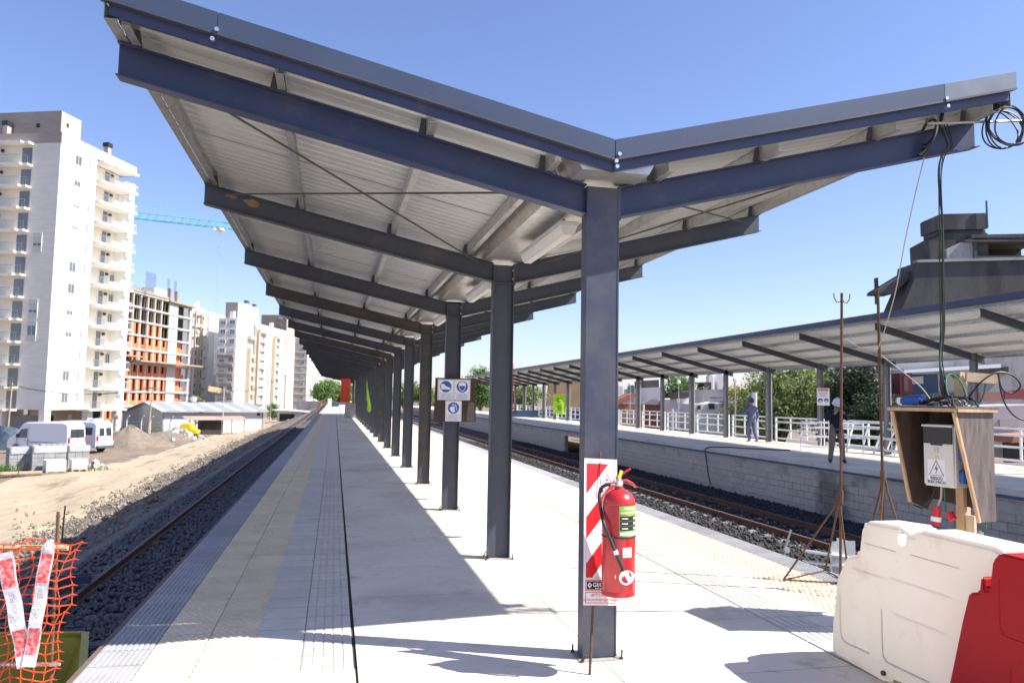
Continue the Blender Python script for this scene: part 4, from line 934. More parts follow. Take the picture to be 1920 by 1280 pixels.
# open ground floor
for u, v_ in ((0, 0), (.0, 5.5), (7.4, .1), (13.0, .1), (0, 11), (13, 8)): bpart(tw, 'column', 'bld_white', (u+.02, u+.95, v_+.02, v_+.8, 0, Z0))
bpart(tw, 'core_wall', 'bld_beige', (2.5, 12, 4, 4.3, 0, Z0), (1.2, 1.5, 4, 15, 0, Z0)); bpart(tw, 'shopfront', 'win_glass', (.6, .7, 1.2, 5.2, .1, 2.3)); bpart(tw, 'core_door', 'dark_inside', (5.5, 6.3, 3.9, 3.99, 0, 2.1)); bpart(tw, 'notice', 'print_white', (8.9, 9.5, 3.9, 3.99, 1.2, 2.2))
# ---- brick block under construction
ob = thing('unfinished_building', 'half built block with orange brick infill and bare concrete floors', 'building', (-39.1, 156.7, -3.5), brot(.27))
oh = 2.74; NO = 9; OL = 27.2
bpart(ob, 'shade_fill', 'dark_inside', (-3, OL-.4, 1.6, 9, 0, oh*NO-.4))  # solid dark fill; shade of the open floors put into its colour
for s in range(NO+1):
    z = oh*s
    bpart(ob, 'floor_slab', 'bld_concrete', (-6, OL, -.25, 9, z-.35, z))
    if s == NO: break
    for k in range(9):
        u = -5.5+k*2.75+.0
        if u > 16.4: continue
        bpart(ob, 'column', 'bld_concrete', (u, u+.35, -.1, .3, z, z+oh-.36))
        if s < 7 and not (s == 6 and k % 3 == 1):
            r = random.Random(s*17+k); a = u+.4; w1 = .55+.5*r.random()
            bpart(ob, 'infill', 'hollow_brick', (a, a+w1, -.02, .2, z+.01, z+oh-.37), (a+w1+1.1, u+2.75, -.02, .2, z+.01, z+oh-.37))
            if s % 2: bpart(ob, 'infill', 'hollow_brick', (a+w1+.002, a+w1+1.098, 0, .18, z+.01, z+.9))
        else:
            for q in range(3): bpart(ob, 'prop', 'prop_yellow', (u+.7+.7*q, u+.8+.7*q, .3+.4*(q % 2), .4+.4*(q % 2), z, z+oh-.36))
    bpart(ob, 'shear_wall', 'bld_concrete', (17.0, 20.8, -.12, .2, z+.005, z+oh-.355))
    bpart(ob, 'column', 'bld_concrete', (26.4, 27.1, -.12, .4, z, z+oh-.36))
    if s < 6: bpart(ob, 'infill', 'hollow_brick', (21.2, 26.3, .8, 1.0, z+.01, z+1.0), (22.6, 24.6, .8, 1.0, z+1.01, z+oh-.37))
zt = oh*NO
bpart(ob, 'platform', 'site_timber', (2, 28.6, -2.6, -.26, oh*4+.1, oh*4+.4)); bpart(ob, 'platform', 'site_timber', (-4, 3.4, -2.2, -.26, oh*4+.9, oh*4+1.15))
bpart(ob, 'formwork', 'site_timber', (-2, 15.5, -.4, 6, zt+.02, zt+.35)); bpart(ob, 'formwork', 'site_timber', (16, 28, -.8, 3, zt-.4, zt-.1))
for k in range(16):
    r = random.Random(900+k); u = -1+k*1.3; MB().bar((u, r.uniform(0,3), zt+.3), (u+r.uniform(-.8,1.4), r.uniform(0,3), zt+1.0+r.random()*1.1), .12, .12).build('shoring', 'site_timber' if k % 2 else 'bld_concrete', ob)
bpart(ob, 'stair_core', 'bld_white', (16.2, 21.8, 3, 8, zt, zt+2.6)); bpart(ob, 'stub_column', 'bld_brown', (17.6, 18.3, .2, .8, zt, zt+2.6)); bpart(ob, 'stub_column', 'bld_brown', (20.6, 21.3, .2, .8, zt, zt+2.4))
m = MB()
for u0 in (9.0, 17.8, 20.8):
    for k in range(10 if u0 < 10 else 3): m.box(u0+.42*k, u0+.42*k+.05, 1.0, 1.05, zt+1, zt+4.6+.5*random.random())
m.build('starter_bars', 'fascia_blue', ob)
# ---- further blocks
def block(label, loc, ang, L_, Dp, H_, mat, sidemat, storeys, cols, scols, extra=None, roofmat='bld_concrete'):
    t = thing('apartment_block', label, 'building', loc, brot(ang), None)
    bpart(t, 'wall', mat, (.002, L_, 0, Dp, 0, H_)); bpart(t, 'side_wall', sidemat, (-.15, 0, 0, Dp, 0, H_-.02))
    hs = H_/storeys
    for s in range(storeys):
        for u in cols: win(t, 'f', u, s*hs+.9, .9, 1.2, .04)
        for v_ in scols: win(t, 's', v_, s*hs+.9, 1.5, 1.2, .20)
    MB().box(.3, L_-.3, .3, Dp-.3, H_, H_+.15).build('roof', roofmat, t)
    if extra: extra(t, hs)
    return t
def x3(t, hs):
    for s in range(8):
        bpart(t, 'balcony_frame', 'bld_tan', (-8.1, -.8, .3, .6, s*3.0+3.2, s*3.0+3.7)); bpart(t, 'balcony_back', 'bld_cream', (-8.0, -.9, 1.2, 1.3, s*3+3.75, s*3+6.15))
        win(t, 'f', -6.2, s*3+3.8, 2.6, 2.2, y=1.2); win(t, 'f', -2.6, s*3+3.8, 2.6, 2.2, y=1.2)
    bpart(t, 'balcony_frame', 'bld_tan', (-8.3, -8.0, .2, .7, 2.5, 27.6), (-4.6, -4.3, .2, .7, 2.5, 27.6), (-8.3, -.7, .2, .7, 27.6, 28.2)); bpart(t, 'wall', 'bld_white', (-8.4, -.16, 1.31, 8, 0, 29.5)); bpart(t, 'chimney', 'bld_white', (-4, -3, 2, 3, 29.5, 31.5))
block('plain white slab tower beside a tan framed balcony bay', (-36.0, 236.0, -3.5), .27, 10.5, 6, 28.8, 'bld_white', 'bld_white', 10, [8.6], [], x3)
def x4(t, hs):
    for s in range(10):
        z = s*hs
        if s < 6: bpart(t, 'side_balcony', 'bld_brown', (-1.0, -.16, .4, 4.9, z+2.2, z+2.9))
        if 1 <= s < 9:
            bpart(t, 'balcony', 'bld_tan', (7.4, 11.6, -1.2, -.02, z, z+1.0)) if s not in (7,) else None
            for u in (16.2, 20.0): win(t, 'f', u, z+.3, 1.9, 1.9, .06)
            win(t, 'f', 24.6, z+.8, 1.1, 1.2, .06)
            for u in (30.0, 33.0): win(t, 'f', u, z+.3, 1.9, 1.9, .06)
            bpart(t, 'balcony', 'bld_cream', (14.6, 21.8, -.9, -.03, z-.1, z+.5)); bpart(t, 'balcony', 'bld_cream', (28.6, 34.6, -.9, -.03, z-.1, z+.5))
    for a in (13.8, 14.2): pass
    bpart(t, 'frame', 'bld_tan', (13.7, 14.5, -1.1, -.01, 2.6, 23.5), (14.5, 22.4, -1.1, -.01, 23.5, 24.4)); bpart(t, 'frame', 'bld_tan', (27.4, 28.5, -1.1, -.01, 2.6, 22.9), (28.5, 35, -1.1, -.01, 22.9, 23.7)); bpart(t, 'frame', 'bld_tan', (7.2, 7.9, -1.3, -.01, 2.6, 18.5)); bpart(t, 'return_wall', 'bld_taupe', (11.8, 13.6, -.5, -.01, 0, 25.5))
    bpart(t, 'penthouse', 'bld_white', (4.0, 19.0, 1.5, 5.0, 26.1, 31.0)); bpart(t, 'penthouse', 'bld_taupe', (3.7, 3.99, 1.5, 5.0, 26.1, 31.0)); bpart(t, 'flue', 'bld_cream', (9.0, 10.2, 1.2, 1.49, 26.1, 31.5)); bpart(t, 'flue', 'bld_cream', (15.0, 16.0, 1.2, 1.49, 26.1, 31.3)); bpart(t, 'flue_cap', 'fascia_blue', (8.6, 10.5, 1.0, 1.8, 31.5, 32.2)); bpart(t, 'flue_cap', 'fascia_blue', (14.8, 16.2, 1.0, 1.8, 31.3, 31.9))
    bpart(t, 'chimney', 'bld_white', (1.0, 2.4, 1.5, 2.6, 26.1, 28.2)); bpart(t, 'chimney', 'bld_white', (31, 32.2, 1.5, 2.4, 26.1, 28.0)); bpart(t, 'stair_tower', 'bld_white', (36, 42.5, -2.2, 5, 0, 24.8))
    for k in range(14): bpart(t, 'parapet_post', 'bld_cream', (13.5+1.6*k, 13.9+1.6*k, -.06, .25, 24.7, 25.9))
block('long white block with tan balcony frames and blue capped flues', (-26.9, 223.0, -3.5), .27, 42.8, 5.2, 26.1, 'bld_white', 'bld_brick_white', 10, [1.5], [1.2, 3.8], x4)
def x5(t, hs):
    bpart(t, 'lower_wing', 'bld_cream', (11, 18, -.5, 8, 0, 24))
    for s in range(1, 9): bpart(t, 'band', 'bld_cream', (-.3, -.16, 0, 9, s*hs-.2, s*hs+.1)); bpart(t, 'band', 'bld_cream', (11, 18.1, -.7, -.51, s*2.7-.15, s*2.7+.2)); win(t, 'f', 14.5, s*2.7+.6, 2.4, 1.3, .56)
block('farthest white block with cream bands beside the platform canopy edge', (-11.8, 338.0, -3.5), .27, 11, 12, 29.5, 'bld_white', 'bld_beige', 10, [6.0], [2.0, 6.0], x5)
def x6(t, hs):
    m = MB()
    for k in range(6):
        m.box(-6+1.2*k, -5.9+1.2*k, -.3, -.2, 30, 43)
    for k in range(7): m.box(-6, .2, -.32, -.2, 31+2*k, 31.15+2*k)
    m.build('scaffold', 'fascia_blue', t)
block('brown unfinished tower wrapped in scaffold rising behind the white block', (-23.0, 372.0, -3.5), .27, 18, 12, 42.5, 'bld_tan', 'bld_brown', 14, [3, 8], [3], x6)
# ---- tower crane with hoisted basket
M('crane_teal', (.10,.48,.44), (.14,.55,.50), scale=1, rough=.5)
cr = thing('tower_crane', 'teal lattice tower crane jib reaching across the sky behind the tower', 'crane', (-49.5, 163.0, -3.5))
def lattice(a, b_, w_, n, r=.07):
    a, b_ = Vector(a), Vector(b_); m = MB(); d = (b_-a).normalized(); s = d.cross(Vector((0,0,1))); 
    if s.length < .1: s = Vector((1,0,0))
    s.normalize(); u = s.cross(d)
    for oa in ((-w_/2, 0), (w_/2, 0), (0, w_*.9)): m.tube([a+s*oa[0]+u*oa[1], b_+s*oa[0]+u*oa[1]], r, 5)
    P = lambda t, oa: a.lerp(b_, t)+s*oa[0]+u*oa[1]
    for k in range(n):
        t0, t1, tm = k/n, (k+1)/n, (k+.5)/n
        for sx in (-w_/2, w_/2): m.tube([P(t0, (sx,0)), P(tm, (0,w_*.9)), P(t1, (sx,0))], r*.55, 4)
        m.tube([P(t0, (-w_/2,0)), P(t1, (w_/2,0))], r*.5, 4)
    return m
lattice((0,0,0), (0,0,40), 1.6, 22, .09).build('mast', 'crane_teal', cr); lattice((-12,1.9,41.0), (46,-9.6,35.8), 1.3, 36, .085).build('jib', 'crane_teal', cr)
MB().box(-13,-9,.5,3.2,38,41).build('counterweight', 'bld_concrete', cr); MB().tube([(0,0,40),(0,0,45)], .2, 6).tube([(0,0,45),(30,-6.4,37.9)], .05, 4).tube([(0,0,45),(-11,1.7,41.5)], .05, 4).build('apex', 'crane_teal', cr); MB().box(.8,2.4,-1.6,-.2,38.2,40.4).build('cab', 'bld_white', cr)
tx_, ty_ = 26.4, -5.6
MB().box(tx_-.9, tx_+.9, ty_-.7, ty_+.7, 36.9, 37.5).build('trolley', 'bld_white', cr); MB().tube([(tx_,ty_,37),(tx_+.2,ty_+.3,8.9)], .035, 4).tube([(tx_+.4,ty_,37),(tx_+.5,ty_+.3,8.9)], .035, 4).build('hoist_rope', 'galv', cr)
bk = thing('hoist_basket', 'timber laden basket hanging from the crane rope', 'basket', (-22.9, 157.6, 2.0), .5)
MB().box(-1.2,1.2,-.6,.6,0,.12).box(-1.2,1.2,-.6,-.55,.12,.8).box(-1.2,1.2,.55,.6,.12,.8).build('tray', 'wood', bk); MB().box(-1.1,1.3,-.5,.5,.3,.95).build('timber_load', 'wood_raw', bk); MB().tube([(-1.1,0,.9),(0,0,3.2),(1.1,0,.9)], .03, 4).build('sling', 'galv', bk)
for o in (bk,): o.rotation_euler = (0, .18, .5)
# ---- shed
M('shed_grey', (.30,.31,.32), (.36,.37,.38), scale=1, rough=.8, stretch=(1,1,8)); M('shed_white', (.50,.52,.53), (.58,.60,.61), scale=.7, rough=.8, dirt=[((.40,.405,.40), .9, .55, .75), ((.66,.67,.67), 2.5, .6, .75)]); M('roof_grey', (.33,.36,.39), (.39,.42,.45), scale=1.2, rough=.5, metal=.3); M('roof_white', (.52,.54,.56), rough=.5); M('roof_rust', (.30,.20,.15), (.38,.30,.25), scale=1.5, rough=.9)
sh = thing('warehouse', 'low grey and white shed with striped metal roof below the brick block', 'shed', (-21.0, 104.6, -3.5), brot(1.1))
bpart(sh, 'wall', 'shed_white', (.02, 13, 0, .2, 0, 2.9)); MB().prism([(0,0),(20,0),(20,2.2),(7.5,3.9),(0,2.9)], 0, .2, axes='yz').build('gable_wall', 'shed_grey', sh); MB().prism([(0,0),(20,0),(20,2.2),(7.5,3.9),(0,2.9)], 12.8, 13, axes='yz').build('gable_wall', 'shed_grey', sh)
def slope(t, name, mat, x0, x1, y0, z0, y1, z1, th=.06): return MB().prism([(y0,z0),(y1,z1),(y1,z1+th),(y0,z0+th)], x0, x1, axes='yz').build(name, mat, t)
k = 0; u = -.4
while u < 13.2:
    slope(sh, 'roof_panel', 'roof_grey' if k % 2 else 'roof_white', u, u+(1.6 if k % 2 else .75)-.01, -.5, 2.86, 7.5, 3.92); slope(sh, 'roof_panel', 'roof_grey', u, u+(1.6 if k % 2 else .75)-.01, 7.52, 3.92, 20.4, 2.20)
    u += 1.6 if k % 2 else .75; k += 1
bpart(sh, 'gutter', 'bld_taupe', (-.4, 13.4, -.62, -.5, 2.72, 2.9)); bpart(sh, 'vent_hole', 'dark_inside', (12.1, 12.5, -.03, -.002, 2.3, 2.8)); MB().lathe([(.35,0),(.5,.3),(.45,.6),(.1,.8)], (6.0,7.5,4.0), 10).build('roof_fan', 'galv_bright', sh)
ln = thing('lean_to', 'rusty lean-to roof on posts against the white shed wall', 'shelter', (-18.6, 103.4, -3.5), brot(1.1))
slope(ln, 'roof', 'roof_rust', 0, 7.6, -2.2, 1.85, 0, 2.25); 
for u in (.4, 5.6, 7.2): bpart(ln, 'post', 'bld_brown', (u, u+.1, -2.0, -1.9, 0, 1.85))
bpart(ln, 'hut', 'dark_inside', (2.0, 4.6, -1.3, -.1, 0, 1.8))  # dark box; shade under the lean-to roof put into its colour
M('bright_yellow', (.85,.60,.02), rough=.45)
yw = thing('yellow_machine', 'bright yellow tarped machine parked beside the shed', 'machine', (-17.4, 99.6, -3.5), -.15)
MB().prism([(-1.6,.35),(1.5,.3),(1.6,.7),(1.0,.95),(.7,1.55),(-.2,1.55),(-.5,1.0),(-1.6,.65)], -.7, .7).build('cover', 'bright_yellow', yw, bevel=.06); MB().box(-1.3,1.3,-.6,.6,.1,.34).build('chassis', 'black_rubber', yw)
for a in (-.9,.9): MB().tube([(a,-.75,.22),(a,.75,.22)], .22, 12).build('wheel', 'black_rubber', yw)
# ---- concrete fence posts, poles, wires
cf = thing('chain_fence', 'chain link fence on bent concrete posts in front of the shed', 'fence', (-24.4, 101.5, -3.5))
fp = [(0,0),(1.55,.4),(3.0,-1.6),(5.4,-2.4),(-1.8,.8)]
pm = MB().tube([(0,0,0),(0,0,1.75),(.12,-.1,2.1),(.35,-.25,2.35)], [.10,.09,.08,.07], 6).mesh('post', 'bld_concrete')
for (a, b_) in fp: put('post', pm, cf, (a, b_, 0))
m = MB()
for z in (.4,.8,1.2,1.6): m.tube([(-1.8,.8,z),(0,0,z),(1.55,.4,z),(3,-1.6,z),(5.4,-2.4,z)], .012, 4)
m.build('wire', 'galv', cf); MB().box(-2.2,5.8,-.35,.0,0,.3).xf(Matrix.Rotation(-.4,4,'Z')).build('plinth', 'bld_concrete', cf)
M('pole_wood', (.33,.25,.17), (.40,.31,.22), scale=3, rough=.9, stretch=(3,3,.4))
POLES = []
def pole(label, x, y_, h_, z=-3.5, r=.11, lean=0, mat='pole_wood'):
    t = thing('utility_pole', label, 'pole', (x, y_, z), 0, 'utility poles along the site road'); MB().tube([(0,0,0),(lean,0,h_)], [r, r*.7], 8).build('shaft', mat, t, smooth=30)
    MB().box(lean-.5, lean+.5, -.05, .05, h_-.45, h_-.33).build('crossarm', mat, t); POLES.append(Vector((x+lean, y_, z+h_-.3))); return t
pole('wooden utility pole in front of the white tower', -35.0, 95.5, 6.0, lean=.15); pole('wooden utility pole in front of the grey gable of the shed', -21.3, 98.5, 6.1, lean=.25); pole('grey utility pole in front of the white shed wall', -13.9, 105.0, 5.8, z=-3.3, r=.08, mat='bld_concrete'); pole('thin utility pole beyond the shed', -10.8, 140.0, 7.5, z=-3.1, r=.09); pole('slim utility pole near the far blocks', -11.2, 185, 9.5, z=-3.1, r=.1)
wr = thing('overhead_wires', 'sagging overhead wires strung between the utility poles', 'wires', tuple(POLES[0])); m = MB()
def sag(a, b_, s, r=.018): 
    m.tube([a.lerp(b_, t_/10)-Vector((0,0,4*s*(t_/10)*(1-t_/10)))-POLES[0] for t_ in range(11)], r, 4)
for a, b_ in zip(POLES[:-1], POLES[1:]):
    for o in (-.4, 0, .4): sag(a+Vector((o,0,0)), b_+Vector((o,0,0)), .9)
for o in (0,.35): sag(POLES[0]+Vector((o,0,0)), Vector((-62,86,2.0)), 1.0); sag(POLES[1]+Vector((0,0,-.6)), POLES[2]+Vector((0,0,-1.2)), .8)
m.build('wire', 'cable_black', wr)
t = thing('survey_stake', 'pale timber survey stake standing in the bank', 'stake', (-8.4, 66.0, gz(-8.4))); MB().bar((0,0,-.1),(-.12,0,.85), .09, .06).build('stake', 'wood_raw', t)
# ---- vans
M('van_white', (.80,.81,.83), rough=.25, coat=.6, spec=.5); M('van_trim', (.10,.10,.11), rough=.6); M('tail_red', (.5,.015,.02), rough=.2)
def van(label, loc, rz, glazed, rear):
    t = thing('van', label, 'van', loc, rz, 'white vans parked on the site')
    side = [(-2.95,.42),(-2.98,.9),(-2.86,2.35),(-2.70,2.58),(-2.2,2.66),(1.05,2.62),(1.45,2.5),(2.25,1.55),(2.85,1.25),(3.0,.95),(3.0,.42)]
    bd = MB().prism(side, -.99, .99).build('body', 'van_white', t, bevel=.10, seg=3)
    for v_ in bd.data.vertices:
        if v_.co.z > 1.35: v_.co.y *= 1-.085*(v_.co.z-1.35)
        if v_.co.x > 1.9: v_.co.y *= 1-.12*(v_.co.x-1.9)
    shade(bd.data, 35)
    yz = lambda z: .992*(1-.085*max(0, z-1.35))
    for s in (-1, 1):
        def sw(name, q, mt, e=.006):
            v_ = [(x, s*(yz(z)+e), z) for x, z in q]; v2 = [(x, s*(yz(z)-.02), z) for x, z in q]; n = len(q)
            return MB().add(v_+v2, [tuple(range(n)), tuple(range(2*n-1, n-1, -1))]+[(i, (i+1) % n, n+(i+1) % n, n+i) for i in range(n)]).build(name, mt, t)
        sw('side_window', [(.95,1.35),(1.98,1.35),(1.55,2.02),(.95,2.1)], 'glass_dark')
        if glazed: sw('side_window', [(-2.45,1.5),(-1.05,1.5),(-1.05,2.12),(-2.45,2.12)], 'glass_dark'); sw('side_window', [(-.95,1.5),(.8,1.5),(.8,2.12),(-.95,2.12)], 'glass_dark')
        else: sw('rub_strip', [(-2.6,.98),(.7,.98),(.7,1.03),(-2.6,1.03)], 'van_trim', .004); sw('door_seam', [(.84,.55),(.87,.55),(.87,2.3),(.84,2.3)], 'van_trim', .003)
        MB().box(1.72, 1.9, s*1.02-.08*(s < 0), s*1.02+.08*(s > 0)+.0, 1.35, 1.65).build('mirror', 'black_plastic', t, bevel=.02)
        MB().box(-3.0, -2.88, s*.86-.06, s*.86+.06, 1.0, 1.45).build('tail_light', 'tail_red', t, bevel=.02)
        for xw in (-1.75, 1.95):
            wh = MB().tube([(xw, s*.72, .34), (xw, s*1.0, .34)], .34, 20).build('wheel', 'black_rubber', t, smooth=30); MB().disc((xw, s*1.005, .34), .2, 16, 'y', .02).build('rim', 'galv', wh)
            MB().disc((xw, s*.985, .40), .42, 20, 'y', .02).build('wheel_arch', 'van_trim', t)
    if rear == 1: rw = [(-.78,.78)]
    else: rw = [(-.72,-.12), (.12,.72)]
    for a, b_ in rw: 
        q = [(a,1.4),(b_,1.4),(b_*.93,2.1),(a*.93,2.1)]; xo = lambda z: -2.98+(z-.9)*.083-.014
        MB().add([(xo(z), y_, z) for y_, z in q]+[(xo(z)+.03, y_, z) for y_, z in q], [(0,1,2,3),(7,6,5,4),(0,4,5,1),(1,5,6,2),(2,6,7,3),(3,7,4,0)]).build('rear_window', 'glass_dark', t)
    for s in (-1, 1):
        for xh in (.7, 1.02): MB().box(xh, xh+.16, s*1.0-.02, s*1.0+.02, 1.12, 1.16).build('door_handle', 'van_trim', t)
        MB().box(1.9, 1.925, s*.985-.012, s*.985+.012, .6, 1.3).build('door_seam', 'van_trim', t)
    MB().box(-3.01, -2.95, .04, .07, 1.1, 1.28).build('door_handle', 'van_trim', t)
    MB().box(-3.08, -2.9, -.95, .95, .38, .62).build('bumper', 'van_trim', t, bevel=.04); MB().box(-3.0, -2.955, -.26, .26, .95, 1.07).build('number_plate', 'print_white', t); MB().box(-2.992, -2.95, -.006, .006, .7, 2.4).build('door_seam', 'van_trim', t)
    if glazed: MB().box(-2.3,-1.5,-.5,.5,2.66,2.86).build('roof_unit', 'van_white', t, bevel=.06)
    return t
van('white panel van with plain sides and one wide rear window', (-22.85, 70.15, -3.5), 2.71, False, 1)
van('white minibus with side glazing parked behind the panel van', (-21.55, 73.3, -3.5), 2.68, True, 2)
# ---- pallets
M('paver_grey', (.25,.25,.25), (.33,.33,.33), scale=3, rough=.9, rnd=.08); M('wrap', (.50,.52,.54), (.62,.64,.66), scale=4, rough=.25, spec=.6, transl=.25)
def pallet(label, x, y_, wx, wy, hgt, rz, mat='paver_grey', wrap=True):
    t = thing('paver_pallet', label, 'pallet', (x, y_, -3.5), rz, 'pallets of pavers by the vans')
    n = 6; hl = (hgt-.14)/n
    for k in range(3): MB().box(-wx/2+k*(wx-.1)/2, -wx/2+.1+k*(wx-.1)/2, -wy/2, wy/2, 0, .1).build('runner', 'wood', t)
    MB().box(-wx/2, wx/2, -wy/2, wy/2, .101, .139).build('deck', 'wood', t)
    for k in range(n):
        for i in range(3): MB().box(-wx/2+i*wx/3+.01, -wx/2+(i+1)*wx/3-.01, -wy/2+random.uniform(0,.03), wy/2-random.uniform(0,.03), .14+k*hl, .14+(k+1)*hl-.012).build('paver', mat, t)
    if wrap: MB().box(-wx/2+.05, wx/2+.02, -wy/2-.02, wy/2+.02, .14+hl*4.2, hgt+.02).build('wrapping', 'wrap', t, bevel=.03)
    return t
pallet('shrink wrapped pallet of grey pavers with loose pavers on top, nearest the road', -18.0, 55.6, 1.9, 1.5, 1.62, .5); pallet('shrink wrapped pallet of grey pavers behind the nearest one', -16.9, 57.7, 1.3, 1.2, 1.5, .55); pallet('pallet of grey pavers at the left picture edge', -19.6, 55.6, 1.3, 1.4, 1.5, .5)
pallet('low pallet of white blocks in front of the grey pavers', -17.1, 54.2, 1.1, 1.2, .82, .5, 'print_white', False); pallet('low pallet of white blocks right of the other white one', -16.1, 55.5, .9, .8, .75, .5, 'print_white', False)
t = thing('paver_stack', 'loose grey pavers laid flat on the wrapped pallet', 'pavers', (-17.7, 55.8, -1.855), .5)
for k in range(5): MB().box(-.8+.32*k, -.52+.32*k, -.4, .35, 0, .08).build('paver', 'paver_grey', t)
# lumpy heaps
def heap(name, label, cat, x, y_, z, rx, ry, hh, mat, seed, n=26, rough_=.12, pw=1.0, kind=None):
    r = np.random.default_rng(seed); V = []; F = []
    ph = r.uniform(0, 6, 8)
    for j in range(9):
        rr = 1-j/8
        for i in range(n):
            a = 2*PI*i/n; w_ = 1+rough_*(math.sin(3*a+ph[0])+math.sin(5*a+ph[1])+.6*math.sin(9*a+ph[2]+j))
            V.append((rx*rr*w_*math.cos(a), ry*rr*w_*math.sin(a), -.15 if j == 0 else hh*(1-rr**pw)*(1+.5*rough_*math.sin(7*a+ph[3]+j*1.3))+r.uniform(-.02,.02)*hh))
    for j in range(8):
        for i in range(n): F.append((j*n+i, j*n+(i+1) % n, (j+1)*n+(i+1) % n, (j+1)*n+i))
    o = MB().add(V, F).build(name, mat, None, (x, y_, z), smooth=50); tag(o, label, cat, kind=kind); return o
M('earth_heap', (.17,.135,.105), (.23,.185,.145), scale=2, rough=.95, bump=.9, bscale=10, dirt=((.12,.095,.075), 3, .55, .7))
M('rubble_grey', (.34,.325,.30), (.48,.46,.43), scale=2.5, rough=.9, bump=.6, bscale=8); M('tarp', (.045,.06,.08), (.09,.11,.14), scale=1.5, rough=.35, spec=.6, bump=1, bscale=3)
heap('earth_mound', 'brown mound of earth beside the white minibus', 'mound', -18.9, 80.0, -3.5, 3.5, 3.0, 2.0, 'earth_heap', 3); heap('earth_mound', 'low brown spoil heap in front of the fence posts', 'mound', -18.2, 92, -3.5, 3.5, 2.6, .85, 'earth_heap', 5, pw=1.6)
heap('tarpaulin_heap', 'dark blue grey tarpaulin heap behind the panel van', 'tarpaulin', -28.6, 76.0, -3.5, 3.2, 2.0, 1.9, 'tarp', 8, rough_=.16, pw=2.6)
def rockpile(label, x, y_, z, n, sp, smin, smax, seed, mat):
    r = random.Random(seed); t = thing('rubble_pile', label, 'rubble', (x, y_, z))
    me = []
    for k in range(4):
        rr = np.random.default_rng(seed+k); b_ = MB(); v_ = []; 
        for i in range(2):
            for a in range(5): an = 2*PI*a/5+rr.uniform(-.3,.3); q = rr.uniform(.6,1.1); v_.append((q*math.cos(an), q*math.sin(an)*.8, -.4+.8*i+rr.uniform(-.2,.2)))
        b_.add(v_, [(4,3,2,1,0),(5,6,7,8,9)]+[(i, (i+1) % 5, 5+(i+1) % 5, 5+i) for i in range(5)]); me.append(b_.mesh('chunk', mat))
    for k in range(n):
        d = abs(r.gauss(0, .5)); a = r.uniform(0, 6.28); s = r.uniform(smin, smax); o = put('chunk', me[k % 4], t, (sp*d*math.cos(a), sp*.7*d*math.sin(a), max(.02, (1-d)*sp*.33*r.random())), (r.random()*3, r.random()*3, r.random()*6)); o.scale = (s, s*r.uniform(.6,1), s*r.uniform(.5,.9))
    return t
rockpile('heap of broken grey concrete beside the yellow machine', -17.4, 93.6, -3.5, 120, 3.6, .2, .6, 4, 'rubble_grey'); rockpile('small heap of pale rubble between the pallets and the road', -15.6, 57.5, -3.5, 22, 1.2, .1, .4, 6, 'rubble_grey'); rockpile('scattered concrete lumps at the foot of the bank', -10.3, 30.0, gz(-10.3), 14, 2.5, .05, .12, 9, 'bank_stone')
t = thing('log', 'dark timber log lying on the dirt by the left edge', 'log', (-18.3, 52.0, -3.42), .3); MB().tube([(-1.6,0,.05),(1.2,.1,.08)], [.16,.13], 8).build('trunk', 'pole_wood', t, smooth=30)
# ================================================================== TREES AND RIGHT SIDE
def crown(name, blobs, n, s, mat, seed, parent):
    """leaf cards in clumps through ellipsoid volumes: blobs = (cx,cy,cz,rx,ry,rz)"""
    r = np.random.default_rng(seed); W_ = np.array([b_[3]*b_[4]*b_[5] for b_ in blobs]); W_ = W_/W_.sum()
    cl_ = max(1, n//26); which = r.choice(len(blobs), cl_, p=W_); B = np.array(blobs)[which]
    d = r.normal(size=(cl_,3)); d /= np.linalg.norm(d, axis=1)[:,None]; rad = r.random(cl_)**.45
    C = B[:,:3]+d*rad[:,None]*B[:,3:6]*(1+.22*r.normal(size=cl_))[:,None]
    P = np.repeat(C, 26, 0); m = len(P); cs = np.repeat(r.uniform(.55,1.35,cl_), 26)
    P = P+r.normal(size=(m,3))*(s*2.2*cs)[:,None]*np.array([1,1,.7])
    a = r.normal(size=(m,3)); a /= np.linalg.norm(a, axis=1)[:,None]; b_ = np.cross(a, r.normal(size=(m,3))); b_ /= np.linalg.norm(b_, axis=1)[:,None]
    sz = (s*r.uniform(.6,1.4,m))[:,None]; c_ = np.cross(a, b_)*sz*.15
    V = np.stack([P-a*sz, P-b_*sz*.45+c_, P+a*sz, P+b_*sz*.45+c_], 1).reshape(-1,3); F = np.arange(m*4).reshape(-1,4)
    me = bpy.data.meshes.new(name); me.vertices.add(len(V)); me.vertices.foreach_set('co', V.ravel()); me.loops.add(F.size); me.loops.foreach_set('vertex_index', F.ravel())
    me.polygons.add(m); me.polygons.foreach_set('loop_start', np.arange(m)*4); me.update(calc_edges=True); me.validate(); me.materials.append(MATS[mat]); return put(name, me, parent)
M('bark', (.13,.10,.075), (.18,.14,.105), scale=5, rough=.95, bump=.6, bscale=14)
M('leaf_olive', (.17,.225,.065), (.29,.335,.13), scale=1.1, rough=.55, transl=.35, dirt=((.11,.155,.04), 2.2, .54, .70))
M('leaf_green', (.11,.21,.05), (.19,.31,.08), scale=.7, rough=.6, transl=.35, dirt=((.05,.10,.026), 1.4, .52, .70))
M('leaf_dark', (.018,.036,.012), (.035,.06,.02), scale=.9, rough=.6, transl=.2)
M('leaf_autumn', (.40,.32,.08), (.30,.33,.10), scale=.6, rough=.6, transl=.4, dirt=((.12,.14,.04), 1.5, .52, .68))
